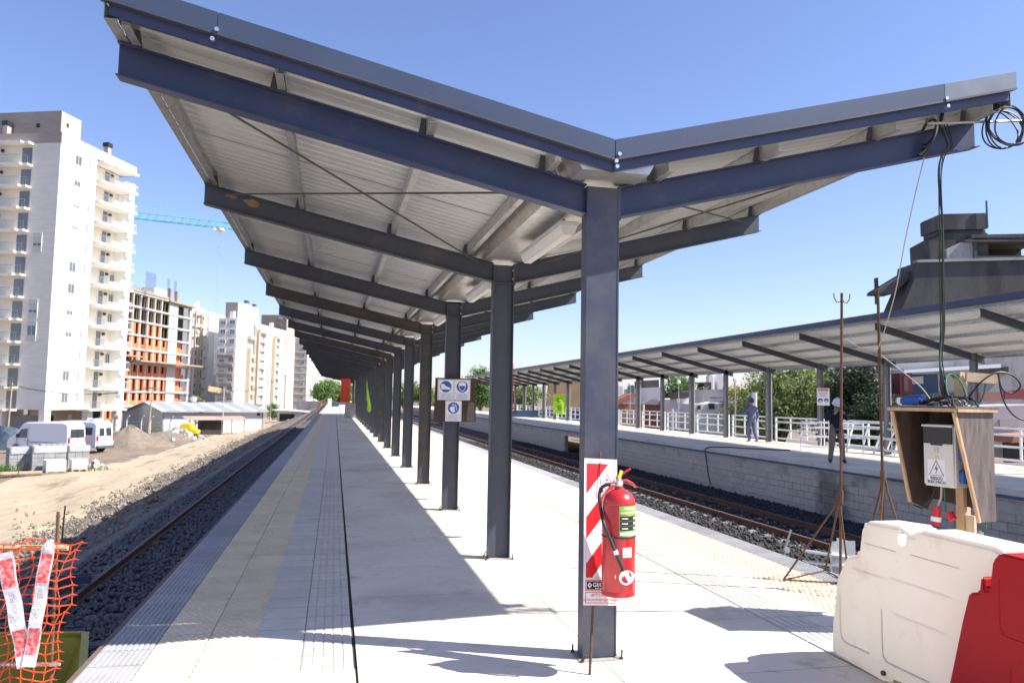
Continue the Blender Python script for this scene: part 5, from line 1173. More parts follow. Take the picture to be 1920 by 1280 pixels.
def tree(label, loc, h_, rad, n, s, mat, seed, squash=.8, trunk=.3, group=None):
    r = random.Random(seed); t = thing('tree', label, 'tree', loc, 0, group); tr = MB(); tz = h_*trunk
    tr.tube([(0,0,-.3),(.03*h_,0,tz*.6),(0,.02*h_,tz+.1*h_),(0,0,h_*.75)], [rad*.09,rad*.075,rad*.06,rad*.02], 8)
    blobs = []; k = 7
    for i in range(k):
        a = 2*PI*i/k+r.uniform(-.3,.3); d = rad*r.uniform(.35,.62); zz = h_*r.uniform(trunk+.12,.78); q = rad*r.uniform(.38,.56)
        c_ = (d*math.cos(a), d*math.sin(a), zz); blobs.append((*c_, q, q, q*squash)); tr.tube([(0,0,tz*r.uniform(.7,1.1)), (c_[0]*.5,c_[1]*.5,(tz+zz)/2), c_], [rad*.05,rad*.035,rad*.012], 6)
    q = rad*.6; blobs.append((0,0,h_-q*squash*1.0,q,q,q*squash)); blobs.append((0,0,h_*.6,rad*.6,rad*.6,h_*.25))
    tr.build('trunk', 'bark', t, smooth=40); crown('crown', blobs, n, s, mat, seed, t); return t
TRS = [ # label, location, height, radius, leaves, leaf size, material
 ('large olive green tree behind the far railing', (24.84, 39.58, -2.2), 6.6, 2.9, 15000, .10, 'leaf_olive'),
 ('olive tree crown leaning behind the walking worker', (25.57, 43.52, -2.2), 5.2, 1.6, 6000, .10, 'leaf_olive'),
 ('dark leaved tree filling the gap left of the grey building', (26.45, 35.09, -2.2), 6.3, 2.4, 15000, .10, 'leaf_dark'),
 ('dark leaved shrub low behind the leaning railing panels', (25.35, 32.26, -2.2), 4.4, 1.5, 7000, .09, 'leaf_dark'),
 ('bright green tree between the olive and dark trees', (37.04, 53.24, -2.2), 7.4, 2.2, 6000, .13, 'leaf_green'),
 ('yellowing autumn tree left of the large olive tree', (31.78, 56.51, -2.2), 5.6, 2.0, 6000, .12, 'leaf_autumn'),
 ('rounded green tree above the grey wall houses', (37.06, 78.96, -2.2), 6.9, 2.1, 6000, .15, 'leaf_green'),
 ('small yellowish tree behind the stained grey wall', (37.37, 73.74, -2.2), 5.4, 1.9, 3500, .14, 'leaf_autumn'),
 ('tall green tree behind the far end of the far canopy', (22.12, 118.38, -2.0), 8.4, 2.4, 7000, .19, 'leaf_green'),
 ('bushy olive tree behind the far railing end', (25.40, 102.20, -2.0), 5.8, 3.0, 6000, .19, 'leaf_olive'),
 ('olive tree seen between the near columns, right one', (23.39, 148.95, -2.0), 6.0, 3.2, 4500, .25, 'leaf_olive'),
 ('olive tree seen between the near columns, middle one', (19.26, 165.33, -2.0), 6.2, 3.4, 4500, .25, 'leaf_olive'),
 ('dark green tree seen between the near columns, left one', (15.82, 171.26, -2.0), 7.0, 3.4, 4500, .25, 'leaf_green'),
 ('round green tree at the far end of the platform, left one', (-3.42, 242.53, -3.0), 9.4, 4.2, 5000, .33, 'leaf_green'),
 ('round green tree at the far end of the platform, middle one', (-0.93, 257.39, -3.0), 9.6, 4.0, 5000, .33, 'leaf_green'),
 ('green tree at the far end of the platform beside the red hoarding', (2.19, 246.39, -3.0), 8.2, 4.0, 5000, .33, 'leaf_olive'),
 ('green tree behind the red hoarding at the platform end', (6.71, 250.50, -3.0), 9.0, 4.5, 4000, .33, 'leaf_green'),
 ('olive tree behind the dense row of far columns', (12.43, 213.18, -2.5), 7.5, 4.5, 4000, .3, 'leaf_olive'),
 ('yellow green shrub at the foot of the brick block', (-26.13, 160.29, -3.5), 4.6, 2.0, 2500, .2, 'leaf_autumn'),
 ('round shrub among the far site huts', (-11.72, 156.99, -3.3), 3.2, 1.3, 1500, .17, 'leaf_green'),
]
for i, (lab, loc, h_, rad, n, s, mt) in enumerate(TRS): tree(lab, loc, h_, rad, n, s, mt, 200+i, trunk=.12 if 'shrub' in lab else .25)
# weeds
def weeds(label, x, y_, z, rx, ry, n, hh, mat, seed):
    r = np.random.default_rng(seed); mb = MB()
    for k in range(n):
        px_, py_ = r.normal()*rx*.5, r.normal()*ry*.5; a = r.uniform(0, 6.28); l = hh*r.uniform(.4,1); w_ = .02+.02*r.random(); dx, dy = math.cos(a), math.sin(a)
        mb.add([(px_-dy*w_, py_+dx*w_, -.05),(px_+dy*w_, py_-dx*w_, -.05),(px_+dx*l*.35+dy*w_*.6, py_+dy*l*.35-dx*w_*.6, l*.7),(px_+dx*l*.6, py_+dy*l*.6, l)], [(0,1,2,3)])
    o = mb.build('grass_tuft', mat, None, (x, y_, z)); tag(stuff(o), label, 'grass')
weeds('green weeds growing beside the paver pallets', -19.6, 52.6, -3.5, 1.0, .9, 260, .75, 'leaf_green', 1); weeds('green weeds along the chain link fence', -21.5, 100.8, -3.5, 3.5, .8, 160, .9, 'leaf_green', 2); weeds('sparse weeds by the rubble near the road', -15.2, 56.0, -3.5, 1.6, .6, 60, .25, 'leaf_green', 3); weeds('grass strip behind the far railing', 19.4, 22, -1.9, 1.2, 14, 900, .7, 'leaf_olive', 4)
# ---- right-hand houses (faces towards the track, depth behind)
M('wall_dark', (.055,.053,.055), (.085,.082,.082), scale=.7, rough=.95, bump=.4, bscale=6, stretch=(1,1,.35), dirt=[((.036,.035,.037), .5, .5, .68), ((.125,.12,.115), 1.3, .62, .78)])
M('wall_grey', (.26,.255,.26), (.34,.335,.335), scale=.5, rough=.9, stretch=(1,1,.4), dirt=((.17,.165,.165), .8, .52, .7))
M('wall_lilac', (.36,.34,.37), (.41,.39,.415), scale=.5, rough=.9, dirt=((.33,.30,.33), .9, .55, .75))
M('wall_white', (.62,.61,.60), (.69,.68,.67), scale=.6, rough=.9, dirt=((.50,.49,.48), 1.1, .58, .75))
M('wall_brick', (.26,.13,.10), (.33,.18,.14), scale=.8, rough=.9); M('roof_tile', (.34,.13,.07), (.42,.18,.10), scale=2, rough=.85); M('wall_ochre', (.30,.215,.12), (.36,.265,.155), scale=.4, rough=.95, dirt=((.30,.19,.09), .5, .55, .7)); M('paint_crimson', (.22,.035,.038), rough=.6); M('awning', (.70,.72,.75), rough=.5); M('blue_steel', (.035,.075,.15), rough=.5); M('tank_teal', (.04,.16,.15), rough=.5)
def house(name, label, org, parts, cat='house'):
    t = thing(name, label, cat, org, -.225)
    for (nm, mt, poly, y0, y1) in parts: MB().prism(poly, y0, y1).build(nm, mt, t)
    return t
house('concrete_building', 'big unfinished dark concrete building with rooftop water tank at right', (34.51, 41.48, 0), [
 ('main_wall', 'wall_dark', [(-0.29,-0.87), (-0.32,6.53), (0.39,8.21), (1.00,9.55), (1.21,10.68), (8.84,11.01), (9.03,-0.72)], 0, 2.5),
 ('parapet', 'wall_grey', [(1.11,10.65), (1.08,10.81), (9.00,11.14), (9.00,10.98)], -.15, .4),
 ('canopy_slab', 'wall_dark', [(-1.15,8.75), (-1.06,8.98), (-0.13,9.53), (0.92,10.18), (1.06,9.88), (0.73,9.48), (-0.05,8.73)], .6, 2),
 ('pillar', 'wall_dark', [(-0.41,8.26), (-0.44,9.99), (-0.34,9.99), (-0.31,8.26)], 2, 2.4),
 ('stair_house', 'wall_dark', [(2.34,10.83), (2.29,12.19), (3.14,12.67), (6.07,12.79), (6.11,10.90)], .6, 3),
 ('stair_house_wall', 'wall_grey', [(3.26,11.61), (4.98,12.44), (5.00,10.98), (3.27,10.95)], .3, .59),
 ('slab', 'wall_dark', [(4.75,12.33), (4.74,12.53), (9.81,12.72), (9.81,12.42)], .1, 4),
 ('slab', 'wall_dark', [(4.35,12.06), (4.35,12.23), (9.81,12.39), (9.81,12.22)], .12, 4),
 ('pillar', 'wall_dark', [(4.94,10.98), (4.92,12.14), (5.12,12.14), (5.14,10.98)], .2, .7),
 ('low_wall', 'wall_dark', [(5.11,10.88), (5.10,11.18), (9.83,11.32), (9.84,10.96)], .2, .5),
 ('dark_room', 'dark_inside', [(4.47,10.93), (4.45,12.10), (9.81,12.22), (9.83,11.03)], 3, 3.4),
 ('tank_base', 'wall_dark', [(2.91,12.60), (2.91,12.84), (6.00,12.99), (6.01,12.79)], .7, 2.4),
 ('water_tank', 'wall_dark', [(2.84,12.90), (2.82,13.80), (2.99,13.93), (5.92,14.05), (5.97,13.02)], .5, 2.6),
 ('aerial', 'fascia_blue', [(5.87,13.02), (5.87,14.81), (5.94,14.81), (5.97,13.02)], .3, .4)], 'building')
house('grey_workshop', 'low grey block building behind the cabinet with a white awning', (29.03, 34.51, 0), [
 ('wall', 'wall_grey', [(-1.21,-0.61), (-1.27,4.51), (7.85,5.08), (7.95,-0.46)], 1.5, 6), ('opening', 'dark_inside', [(4.41,3.36), (4.41,3.69), (6.21,3.81), (6.21,3.50)], 1.3, 1.49),
 ('awning', 'awning', [(-0.50,3.28), (-0.50,3.44), (4.46,3.83), (4.46,3.64)], -.8, 1.3), ('red_booth', 'paint_crimson', [(-0.57,2.22), (-0.58,3.28), (0.05,3.31), (0.07,2.23)], -.5, 1.2), ('blue_panel', 'blue_steel', [(0.10,2.23), (0.08,3.23), (1.78,3.32), (1.79,2.26)], .2, 1.2), ('door', 'glass_dark', [(-0.40,2.31), (-0.41,3.11), (-0.19,3.12), (-0.18,2.31)], -.56, -.51),
 ('screen', 'wall_white', [(0.31,2.74), (0.31,3.12), (0.95,3.16), (0.95,2.78)], .1, .19), ('fence_wall', 'wall_dark', [(0.35,0.80), (0.32,2.27), (2.76,2.36), (2.79,0.84)], -1.6, -1.3), ('side_wall', 'wall_white', [(-1.07,-0.89), (-1.12,2.02), (0.33,2.05), (0.38,-0.86)], -1.2, -1.0)], 'building')
house('lilac_house', 'pale lilac house with red gate and low tiled roof behind the railing', (29.04, 28.33, 0), [
 ('wall', 'wall_lilac', [(-1.02,-0.67), (-1.06,1.63), (2.12,1.78), (2.16,-0.62)], 0, 4), ('shutter', 'wall_grey', [(-0.41,0.75), (-0.42,1.10), (0.43,1.14), (0.44,0.79)], -.05, -.01), ('gate', 'paint_crimson', [(0.14,1.98), (0.13,2.33), (2.11,2.63), (2.12,2.01)], .4, .6), ('lattice', 'wall_brick', [(-0.95,1.87), (-0.96,2.27), (0.06,2.31), (0.07,1.89)], .4, .5), ('porch_roof', 'roof_tile', [(-0.92,0.13), (-0.78,0.46), (2.02,0.65), (2.03,0.32)], -1.6, -.1), ('porch', 'dark_inside', [(-0.86,-0.72), (-0.87,0.13), (2.03,0.32), (2.04,-0.67)], -1.2, -.9)])
house('white_house', 'white house with red and blue trimmed roof sign and dark windows', (30.31, 56.84, 0), [
 ('wall', 'wall_white', [(-2.01,-1.66), (-2.06,1.48), (-0.21,1.51), (-0.16,-1.62)], .2, 6), ('wall', 'wall_white', [(-0.16,-1.71), (-0.22,1.55), (2.58,2.03), (2.98,-1.66)], -.4, 6), ('sign_board', 'awning', [(-0.95,1.71), (-0.95,1.97), (0.51,1.99), (0.51,1.73)], -.8, -.45), ('trim', 'paint_crimson', [(-1.00,1.97), (-1.00,2.03), (0.55,2.06), (0.55,2.00)], -.85, -.4), ('trim', 'blue_steel', [(-0.99,1.62), (-0.99,1.70), (0.43,1.73), (0.30,1.64)], -.85, -.4),
 ('window', 'glass_dark', [(-1.80,1.05), (-1.80,1.35), (-1.54,1.36), (-1.54,1.06)], .1, .19), ('window', 'glass_dark', [(-0.89,1.07), (-0.90,1.50), (-0.43,1.50), (-0.42,1.07)], .1, .19), ('window_frame', 'paint_crimson', [(-0.94,1.49), (-0.95,1.58), (-0.34,1.59), (-0.34,1.51)], .08, .18), ('window', 'glass_dark', [(0.08,-0.29), (0.07,-0.03), (0.29,-0.03), (0.29,-0.29)], -.5, -.41)])
house('stained_wall_house', 'grey house with weather stained parapet behind the white house', (37.07, 71.75, 0), [
 ('wall', 'wall_grey', [(-1.58,-0.88), (-1.64,2.85), (1.87,3.01), (1.94,-0.82)], 0, 6), ('roof_room', 'wall_dark', [(-0.02,2.87), (-0.03,3.57), (0.72,3.70), (0.74,2.94)], 2, 5), ('roof_slab', 'wall_dark', [(-1.49,3.55), (-1.50,3.66), (0.67,3.75), (0.67,3.64)], 2.1, 5)])
house('small_grey_house', 'small grey house with dark eaves among the railing houses', (28.91, 61.28, 0), [('wall', 'wall_white', [(-0.86,-1.90), (-0.92,1.84), (1.14,2.06), (1.20,-1.87)], 0, 5), ('eaves', 'wall_dark', [(-0.87,1.84), (-0.88,2.39), (0.67,2.46), (0.68,1.96)], -.3, -.02), ('chimney', 'wall_white', [(-0.32,1.49), (-0.33,1.90), (-0.10,1.90), (-0.09,1.49)], -.4, -.31)])
house('pink_house', 'pinkish walled house with dark upper storey', (28.62, 67.52, 0), [('wall', 'wall_lilac', [(-1.28,-2.28), (-1.37,2.80), (1.38,3.00), (1.47,-2.23)], 0, 6), ('upper_storey', 'wall_dark', [(-0.47,2.87), (-0.48,3.57), (1.21,3.70), (1.23,3.00)], 1, 5), ('brick_annex', 'wall_brick', [(-0.68,-2.27), (-0.75,1.37), (1.30,1.75), (1.37,-2.23)], -2.5, -.1), ('annex_roof', 'wall_grey', [(-0.85,1.37), (-0.15,1.88), (1.35,1.41), (1.36,1.26)], -2.8, -.05)])
house('tiled_roof_house', 'brick house with orange tiled roof left of the pink house', (23.92, 60.36, 0), [('wall', 'wall_brick', [(-1.27,-1.88), (-1.33,1.31), (0.89,1.44), (0.95,-1.84)], 0, 5), ('roof', 'roof_tile', [(-1.41,1.05), (-1.33,1.58), (0.25,2.31), (0.70,2.14), (0.18,1.78)], -.4, 4), ('water_tank', 'tank_teal', [(0.17,2.22), (0.16,2.84), (0.24,2.98), (0.60,2.98), (0.65,2.85), (0.66,2.28)], 1.5, 2.2), ('upper_wall', 'wall_white', [(-1.12,1.89), (-1.13,3.00), (0.07,2.93), (0.08,2.22)], 4.2, 6)])
house('ochre_wall', 'long ochre rendered wall behind the far railing', (35.11, 115.41, 0), [('wall', 'wall_ochre', [(-3.09,-2.61), (-2.55,4.38), (7.45,4.55), (7.57,-2.42)], 0, 4)], 'wall')
house('blue_hoarding', 'low blue site hoarding behind the far railing', (20.48, 67.32, 0), [('panel', 'blue_steel', [(-5.54,-0.92), (-5.57,0.54), (1.96,0.86), (1.98,-0.79)], 0, .2)], 'hoarding')
house('high_rise', 'hazy white high-rise on the skyline, left of the pair', (436.90, 825.85, 0), [('tower', 'wall_white', [(-9.46,7.57), (-9.88,31.85), (-7.44,35.63), (-4.88,31.94), (-4.47,7.65)], 0, 14), ('spire', 'wall_grey', [(-7.66,33.76), (-7.50,38.75), (-7.16,33.77)], 6, 7)], 'tower')
house('high_rise', 'hazy white high-rise on the skyline, right of the pair', (436.90, 825.85, 0), [('tower', 'wall_white', [(0.53,7.74), (0.11,32.02), (4.42,35.83), (8.86,32.17), (9.27,7.89)], 0, 14), ('spire', 'wall_grey', [(4.19,34.58), (4.36,39.57), (4.69,34.59)], 6, 7)], 'tower')
t = thing('concrete_pole', 'pale concrete pole standing in front of the olive tree', 'pole', (22.29, 38.10, -2.2)); MB().tube([(0,0,0),(.1,0,4.4)], [.16,.13], 10).build('shaft', 'wall_white', t, smooth=30)
for k, (px_, lab, loc) in enumerate((('', 'slim pale pole in front of the pink house', (19.60, 46.95, -2.2)), ('', 'slim green pole in front of the small grey house', (19.72, 42.81, -2.2)), ('', 'dark slanting pole beside the pink house', (19.76, 44.86, -2.2)))):
    t = thing('thin_pole', lab, 'pole', loc); MB().tube([(0,0,0),((0, 0, .35)[k],0,(3.6,3.4,4.6)[k])], .06, 8).build('shaft', ('bld_cream', 'bld_green_grey', 'cable_black')[k], t, smooth=30)
# ---- railing of the far platform
FN = thing('platform_railing', 'white steel railing along the back of the far platform', 'railing', (18.12, 14.95, 0))
PL = 3.6-.30
pf = MB().prism([(0,0),(.075,0),(.075,.12),(PL-.075,.12),(PL-.075,0),(PL,0),(PL,1.04),(PL-.075,1.04),(PL-.075,.178),(.075,.178),(.075,1.04),(0,1.04)], -.03, .03, axes='yz').mesh('panel', 'white_paint'); ra = box(-.022,.022,.075,PL-.075,0,.058).mesh('rail', 'white_paint'); ba = box(-.018,.018,-.032,.032,.18,.985).mesh('bar', 'white_paint')
def panel(parent, loc, rot=None, name='panel'):
    p = put(name, pf, parent, loc, rot)
    for z in (.48, .80, .985): put('rail', ra, p, (0, 0, z))
    for y_ in (PL/3, 2*PL/3): put('bar', ba, p, (-.0005, y_, -.0))
    return p
for i in range(len(Y2)-1): panel(FN, (0, Y2[i]+.15-14.95, .02))
for k, (x, y_, rz, tilt, lab) in enumerate(((17.55, 22.9, .9, .42, 'spare white railing panel leaning nearest the photographed worker'), (17.7, 21.6, .15, .30, 'spare white railing panel leaning in the middle of the stack'), (17.45, 20.6, -.12, .40, 'spare white railing panel leaning at the right end of the stack'))):
    o = thing('railing_panel', lab, 'railing panel', (x, y_, 0), rz, 'spare railing panels'); p = panel(o, (0,0,0), (0, tilt, 0), 'frame'); p.scale = (1,.62,1.05)
# lamp posts behind the railing
lg = 0
for y_ in (33.4, 39.6, 46.8, 54.0):
    t = thing('lamp_post', 'slim lamp post with white globe behind the railing, %s from the right' % ('first','second','third','fourth','fifth','sixth')[lg], 'lamp post', (18.6, y_, -1.6), 0, 'globe lamps behind the railing'); lg += 1
    MB().tube([(0,0,0),(0,0,4.2)], .03, 8).build('post', 'print_grey', t); MB().lathe([(.02,0),(.09,.04),(.12,.12),(.09,.20),(.02,.24)], (0,0,4.18), 14).build('globe', 'lamp_cover', t, smooth=60)
# site notice, banners
sn = thing('site_notice', 'white site notice with red heading fixed to a far platform column', 'sign', (17.72, 25.35, 1.57), -.4)
sn.scale = (.82, 1, .78)
MB().box(-.27,.27,-.01,.01,0,.82).build('board', 'print_white', sn); flat(rect(-.22,.22,.68,.79), -.011).build('heading', 'print_red', sn); letter(sn, 'PELIGRO', .10, 'print_white', 0, -.0125, .735)
for k, z in enumerate((.60,.53,.46)): flat(rect(-.2+.03*k,.2-.03*k,z-.018,z+.01), -.011).build('text_line', 'print_grey', sn)
for x in (-.13,.13): MB().disc((x,-.0115,.24), .10, 20, 'y', .001).build('symbol', 'print_blue', sn); flat([(x-.06,.23),(x+.06,.23),(x+.03,.17),(x-.03,.17)], -.0125).build('symbol', 'print_white', sn)
M('lime', (.42,.72,.03), (.48,.80,.06), scale=3, rough=.6, transl=.25)
def banner(label, org, w_, hh, rz, tri=False):
    t = thing('banner', label, 'banner', org, rz); n = 8; V = []
    for j in range(n+1):
        for i in range(n+1):
            u, v_ = i/n, j/n; ww = w_*((.12+.88*(1-v_)) if tri else 1); V.append(((u-.5*(not tri))*ww, .05*math.sin(u*6+v_*4)+.03*math.sin(v_*9), v_*hh-(.12*hh*math.sin(u*3) if tri else 0)))
    MB().add(V, [(j*(n+1)+i, j*(n+1)+i+1, (j+1)*(n+1)+i+1, (j+1)*(n+1)+i) for j in range(n) for i in range(n)]).build('cloth', 'lime', t, smooth=60); return t
bn = banner('lime green banner tied to the far platform railing', (17.3, 58.5, .5), .95, 1.6, -.3)
for k, z in enumerate((1.15,.98,.6,.45,.3)): MB().box(-.25+.03*k,.2,-.075,-.07,z,z+.06).build('text_line', 'leaf_green', bn)
banner('lime green cloth hanging beside the far columns of the near platform', (1.24, 30.5, 1.10), .17, .88, -.2, True); banner('narrow lime green cloth tied higher on the next far column', (1.36, 34.6, 1.5), .10, .9, -.2, True)
# far end of the near platform
M('hoarding_red', (.68,.075,.03), (.74,.10,.045), scale=1.5, rough=.7)
rh = thing('red_hoarding', 'tall orange red mesh hoarding at the far end of the platform', 'hoarding', (1.0, 61.0, 0))
MB().box(-.55,.1,0,.06,1.15,3.0).box(.1,.16,0,4,1.15,3.0).build('sheet', 'hoarding_red', rh); MB().box(.0,.7,-.4,.0,1.0,1.14).build('trim', 'paint_crimson', rh)
for k in range(3): MB().tube([(-.5+.5*k,.1,0),(-.5+.5*k,.1,3.0)], .03, 6).build('post', 'galv', rh)
kb = thing('concrete_kiosk', 'stacked grey concrete blocks below the red hoarding', 'blocks', (1.2, 59.4, 0))
for k in range(3): MB().box(-.45+.02*k,.5,-.4,.4,.38*k,.38*k+.37).build('block', 'concrete_raw', kb, bevel=.01)
for k, (x, y_, mt, lab, w_, hh) in enumerate(((-.7, 118, 'wall_white', 'white cabin at the far end of the platform', .55, 1.25), (-.1, 122, 'blue_steel', 'blue tarpaulin crate at the far end of the platform', 1.6, .6), (2.0, 105, 'bright_yellow', 'yellow barrel at the far end of the platform', .5, 1.0))):
    t = thing('site_crate', lab, 'site crate', (x, y_, 0)); MB().box(-w_/2,w_/2,-.4,.4,0,hh*.85).build('body', mt, t, bevel=.03); MB().box(-w_/2-.03,w_/2+.03,-.43,.43,hh*.851,hh).build('lid', mt, t, bevel=.02)
of = thing('barrier_fence', 'rusty orange rail fence along the track at the far end', 'fence', (-1.6, 80, -1.3))
for k in range(14): MB().box(-.03,.03,k*5-.03,k*5+.03,0,2.4).build('post', 'rail_rust', of)
for z in (1.6, 2.3): MB().box(-.02,.02,0,65,z,z+.06).build('rail', 'rail_rust', of)
# red poles near the far platform end
rp = 0
for (x, y_, lab) in ((15.2, 66.0, 'red painted scaffold pole at the far canopy end'), (13.6, 84.0, 'red painted scaffold pole seen between near columns, right one'), (12.9, 86.0, 'red painted scaffold pole seen between near columns, left one')):
    t = thing('scaffold_pole', lab, 'pole', (x, y_, -1.3)); MB().tube([(0,0,0),(.05,0,6.0-.6*rp)], .05, 6).tube([(0,0,2.2),(.3,0,2.2)], .03, 6).build('tube', 'hoarding_red', t); rp += 1
# grey retaining yards / huts at the end of the site road
house('site_hut', 'dark site hut with pale roof near the far blocks', (-7.53, 140.60, -3.3), [('wall', 'wall_white', [(-2.2,0),(2.0,0),(2.0,2.2),(-2.2,2.2)], 0, 3), ('roof', 'awning', [(-2.9,2.25),(2.6,2.05),(2.6,2.2),(-2.9,2.45)], -1, 3.4), ('opening', 'dark_inside', [(-1.8,0),(.8,0),(.8,1.7),(-1.8,1.7)], -.05, -.01)], 'hut')
house('site_wall', 'low grey wall closing the site road at the far trees', (-3.72, 206.59, -3.0), [('wall', 'wall_grey', [(-6,0),(8,0),(8,3.0),(-6,3.4)], 0, .4)], 'wall')
# ================================================================== PEOPLE
M('skin', (.42,.25,.17), rough=.55); M('cloth_blue', (.10,.115,.22), (.14,.155,.27), scale=7, rough=.9, bump=.4, bscale=30); M('cloth_navy', (.012,.016,.032), (.02,.025,.045), scale=9, rough=.9, bump=.4, bscale=30)
M('cloth_tan', (.20,.16,.13), (.25,.20,.17), scale=7, rough=.9, bump=.4, bscale=30); M('boot', (.05,.04,.035), rough=.8); M('boot_tan', (.30,.22,.13), rough=.8); M('helmet_white', (.80,.80,.78), rough=.25, coat=.4); M('helmet_blue', (.02,.04,.33), rough=.3); M('hair', (.02,.015,.012), rough=.8); M('hivis', (.50,.70,.06), rough=.7); M('helmet_yellow', (.80,.50,.03), rough=.4); M('cloth_work', (.035,.06,.26), (.05,.08,.32), scale=8, rough=.9)
def person(label, loc, rz, J, mats, headgear=None, scale=1.0):
    """J: joint dict in metres (x right, y forward, z up); mats: trunk, arms, legs, shoes"""
    t = thing('person', label, 'person', loc, rz); V = []; E = []; Rd = []; mt = []
    idx = {}
    def v(n, r): idx[n] = len(V); V.append(tuple(J[n])); Rd.append(r)
    def e(a, b_, m): E.append((idx[a], idx[b_])); mt.append(m)
    rad = dict(pel=(.17,.13), waist=(.16,.12), chest=(.19,.135), neckb=(.075,.07), neck=(.052,.055), head=(.078,.098), crown_=(.06,.078))
    for n in ('pel','waist','chest','neckb','neck','head','crown_'): v(n, rad[n])
    T, A_, L_, S_ = mats; e('pel','waist',T); e('waist','chest',T); e('chest','neckb',T); e('neckb','neck','skin'); e('neck','head','skin'); e('head','crown_','skin')
    for s in 'lr':
        v('sh'+s, (.085,.085)); v('el'+s, (.064,.064)); v('wr'+s, (.034,.034)); v('ha'+s, (.040,.022)); e('chest','sh'+s,T); e('sh'+s,'el'+s,A_); e('el'+s,'wr'+s,A_); e('wr'+s,'ha'+s,'skin')
        d = (Vector(J['ha'+s])-Vector(J['wr'+s])).normalized(); sd_ = d.cross(Vector((0,1,.2))).normalized(); dn = sd_.cross(d)
        for k in range(5):
            off = sd_*(-.032+.016*k); ln_ = (.045,.07,.075,.07,.055)[k]; n1, n2 = 'f%s%d' % (s,k), 'g%s%d' % (s,k)
            base = Vector(J['ha'+s])+off+(d*.03 if k else -d*.01+sd_*-.012); J[n1] = base; J[n2] = base+d*ln_*.8-dn*.025+(sd_*-.02 if k == 0 else Vector())
            v(n1, (.009,.009)); v(n2, (.008,.008)); e('ha'+s, n1, 'skin'); e(n1, n2, 'skin')
        v('hi'+s, (.112,.115)); v('kn'+s, (.085,.085)); v('an'+s, (.066,.066)); v('to'+s, (.045,.038)); e('pel','hi'+s,L_); e('hi'+s,'kn'+s,L_); e('kn'+s,'an'+s,L_); e('an'+s,'to'+s,S_)
    me = bpy.data.meshes.new('body'); me.from_pydata(V, E, []); o = bpy.data.objects.new('body', me); COL.objects.link(o)
    sk = o.modifiers.new('skin', 'SKIN'); sl = me.skin_vertices[0].data
    for i, r in enumerate(Rd): sl[i].radius = r; sl[i].use_root = (i == 0)
    sb = o.modifiers.new('sub', 'SUBSURF'); sb.levels = 2; sb.render_levels = 2
    m2 = bpy.data.meshes.new_from_object(o.evaluated_get(bpy.context.evaluated_depsgraph_get())); bpy.data.objects.remove(o)
    names = sorted(set(mt)); m2.materials.clear()
    for n in names: m2.materials.append(MATS[n])
    Vv = [Vector(q) for q in V]
    for p in m2.polygons:
        best = 1e9; bi = 0; c_ = p.center
        for k, (a, b_) in enumerate(E):
            A0, B0 = Vv[a], Vv[b_]; d = B0-A0; tt = max(0, min(1, (c_-A0).dot(d)/max(1e-9, d.length_squared))); q = (c_-A0-d*tt).length-.5*(Rd[a][0]*(1-tt)+Rd[b_][0]*tt)
            if q < best: best = q; bi = k
        p.material_index = names.index(mt[bi]); p.use_smooth = True
    b_ = put('body', m2, t)
    hc = Vector(J['head'])*.45+Vector(J['crown_'])*.55; upv = (Vector(J['crown_'])-Vector(J['neck'])).normalized(); fwv = Vector(J.get('face', (0,1,0))); sdv = fwv.cross(upv).normalized(); fwv = upv.cross(sdv)
    R = Matrix((sdv, fwv, upv)).transposed().to_4x4(); Mx = Matrix.Translation(hc) @ R
    # face relief: nose, brow, eyes, mouth, ears
    fm = MB().obox((0,.108,-.035), (.026,.04,.05)).obox((0,.098,.005), (.10,.02,.018)); fm.xf(Mx).build('nose', 'skin', t, bevel=.008, smooth=60)
    for s in (-1, 1):
        MB().lathe([(.001,-.013),(.012,0),(.001,.013)], (s*.034,.096,-.014), 8).xf(Mx).build('eye', 'print_white', t, smooth=60); MB().obox((s*.088,0,-.03), (.02,.04,.06)).xf(Mx).build('ear', 'skin', t, bevel=.008)
    MB().obox((0,.098,-.082), (.045,.012,.01)).xf(Mx).build('mouth', 'boot', t)
    hr = MB(); 
    for j in range(7):
        zz = -.05+.17*j/6; rr = math.sqrt(max(0.02, 1-((zz-.0)/.125)**2)); hr.v += [((.093*rr)*math.cos(2*PI*k/14), (.108*rr)*math.sin(2*PI*k/14)-.018, zz) for k in range(14)]
    hr.f = [(j*14+k, j*14+(k+1) % 14, (j+1)*14+(k+1) % 14, (j+1)*14+k) for j in range(6) for k in range(14)]+[tuple(range(84,98))]; hr.xf(Mx).build('hair', 'hair', t, smooth=60)
    if headgear:
        kind, mtl = headgear; H = MB()
        prof = [(.140,-.005),(.142,.003),(.121,.012),(.124,.04),(.120,.075),(.103,.108),(.075,.132),(.04,.145),(.01,.15)] if kind == 'helmet' else [(.112,-.01),(.114,.03),(.104,.075),(.07,.115),(.02,.128)]
        H.lathe([(r, z+.02) for r, z in prof], (0,0,0), 20); H.v = [(x, y_*1.15, z) for x, y_, z in H.v]
        if kind == 'cap': H.prism([(-.08,.10),(.08,.10),(.06,.20),(-.06,.20)], .015, .028, axes='xy')
        else: H.box(-.012,.012,-.10,.10,.13,.17)
        H.xf(Mx).build('helmet' if kind == 'helmet' else 'cap', mtl, t, smooth=40)
    t.scale = (scale,)*3; return t
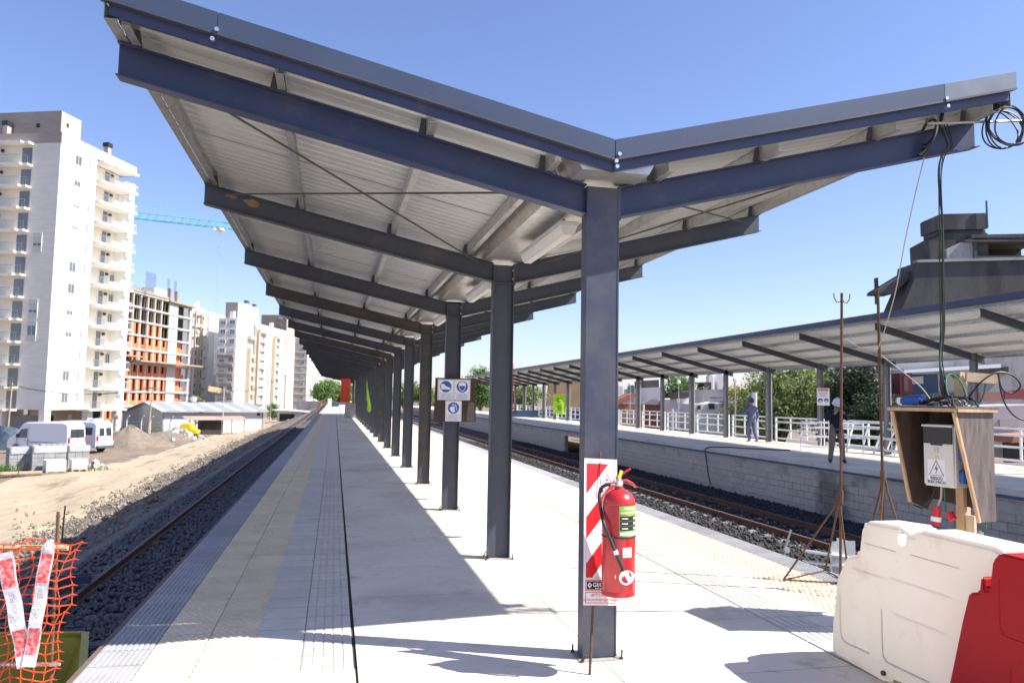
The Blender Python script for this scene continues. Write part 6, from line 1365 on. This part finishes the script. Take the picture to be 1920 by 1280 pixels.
def stand(**k):
    J = dict(pel=(0,0,.93), waist=(0,.01,1.08), chest=(0,.0,1.30), neckb=(0,0,1.44), neck=(0,.01,1.50), head=(0,.03,1.60), crown_=(0,.02,1.69),
             shl=(-.19,0,1.40), shr=(.19,0,1.40), ell=(-.25,-.02,1.12), elr=(.25,-.02,1.12), wrl=(-.25,.08,.88), wrr=(.25,.08,.88), hal=(-.25,.11,.80), har=(.25,.11,.80),
             hil=(-.095,0,.90), hir=(.095,0,.90), knl=(-.10,.02,.50), knr=(.10,.02,.50), anl=(-.11,0,.09), anr=(.11,0,.09), tol=(-.12,.15,.04), tor=(.12,.15,.04)); J.update(k); return J
# worker in blue walking away along the far platform
person('worker in blue overalls and blue cap walking away on the far platform', (16.55, 28.4, 0), .28, stand(pel=(0,0,.94), knl=(-.05,.16,.52), anl=(.0,.12,.12), tol=(.02,.26,.05), knr=(.11,-.04,.50), anr=(.06,-.22,.14), tor=(.07,-.12,.04), ell=(-.36,.06,1.18), wrl=(-.42,.26,1.22), hal=(-.43,.33,1.26), elr=(.27,-.06,1.13), wrr=(.28,.02,.89), har=(.28,.05,.81)), ('cloth_blue','cloth_blue','cloth_blue','boot_tan'), ('cap','helmet_blue'), 1.02)
# man in white helmet facing the camera, hands at his face
pb = person('man in white helmet and navy jacket holding a phone to his face', (13.5, 18.75, 0), PI-.35, stand(hil=(-.095,0,.92), hir=(.095,0,.92), anl=(-.17,0,.09), anr=(.17,.0,.09), knl=(-.13,.04,.51), knr=(.13,.03,.51), tol=(-.20,.14,.04), tor=(.21,.14,.04), chest=(0,.02,1.30), neckb=(0,.04,1.43), neck=(0,.06,1.49), head=(0,.10,1.57), crown_=(0,.15,1.65), face=(0,1,-.5), ell=(-.27,.12,1.20), elr=(.27,.12,1.20), wrl=(-.12,.32,1.36), wrr=(.14,.32,1.34), hal=(-.07,.33,1.43), har=(.09,.33,1.41)), ('cloth_navy','cloth_navy','cloth_tan','boot'), ('helmet','helmet_white'), 1.0)
t = thing('phone', 'dark phone held up by the man in the white helmet', 'phone', (13.42, 18.40, 1.42), PI-.35); MB().box(-.075,.075,-.006,.006,0,.04).build('case', 'black_plastic', t, bevel=.004); MB().disc((.055,.008,.02), .008, 10, 'y', .004).build('lens', 'glass_dark', t)
# bent-over track worker
person('worker in blue overalls bending over the track between the columns', (8.7, 60.2, -1.2), 2.6, stand(pel=(0,-.15,.80), waist=(0,.0,.93), chest=(0,.22,.98), neckb=(0,.36,.97), neck=(0,.42,.96), head=(0,.52,.97), crown_=(0,.60,.99), face=(0,.3,-1), shl=(-.19,.28,.98), shr=(.19,.28,.98), ell=(-.24,.36,.72), elr=(.24,.36,.72), wrl=(-.12,.48,.52), wrr=(.14,.48,.52), hal=(-.08,.52,.45), har=(.1,.52,.45), hil=(-.1,-.15,.78), hir=(.1,-.15,.78), knl=(-.14,.12,.45), knr=(.14,.12,.45), anl=(-.16,-.02,.09), anr=(.16,-.02,.09), tol=(-.18,.13,.04), tor=(.18,.13,.04)), ('cloth_work','cloth_work','cloth_work','boot'), ('helmet','helmet_blue'), 1.0)
person('worker in a lime vest beside the far left track', (-2.2, 140.0, -1.2), .3, stand(), ('hivis','hivis','cloth_work','boot'), ('helmet','helmet_white'), 1.0)
person('worker in dark blue with yellow helmet under the white tower', (-28.5, 105.0, -3.5), 1.0, stand(elr=(.3,.1,1.6), wrr=(.28,.15,1.85), har=(.28,.16,1.93)), ('cloth_work','cloth_work','cloth_work','boot'), ('helmet','helmet_yellow'), 1.0)
person('worker in grey with yellow helmet beside the first tower worker', (-27.4, 104.6, -3.5), -.6, stand(), ('print_grey','print_grey','cloth_work','boot'), ('helmet','helmet_yellow'), 1.0)
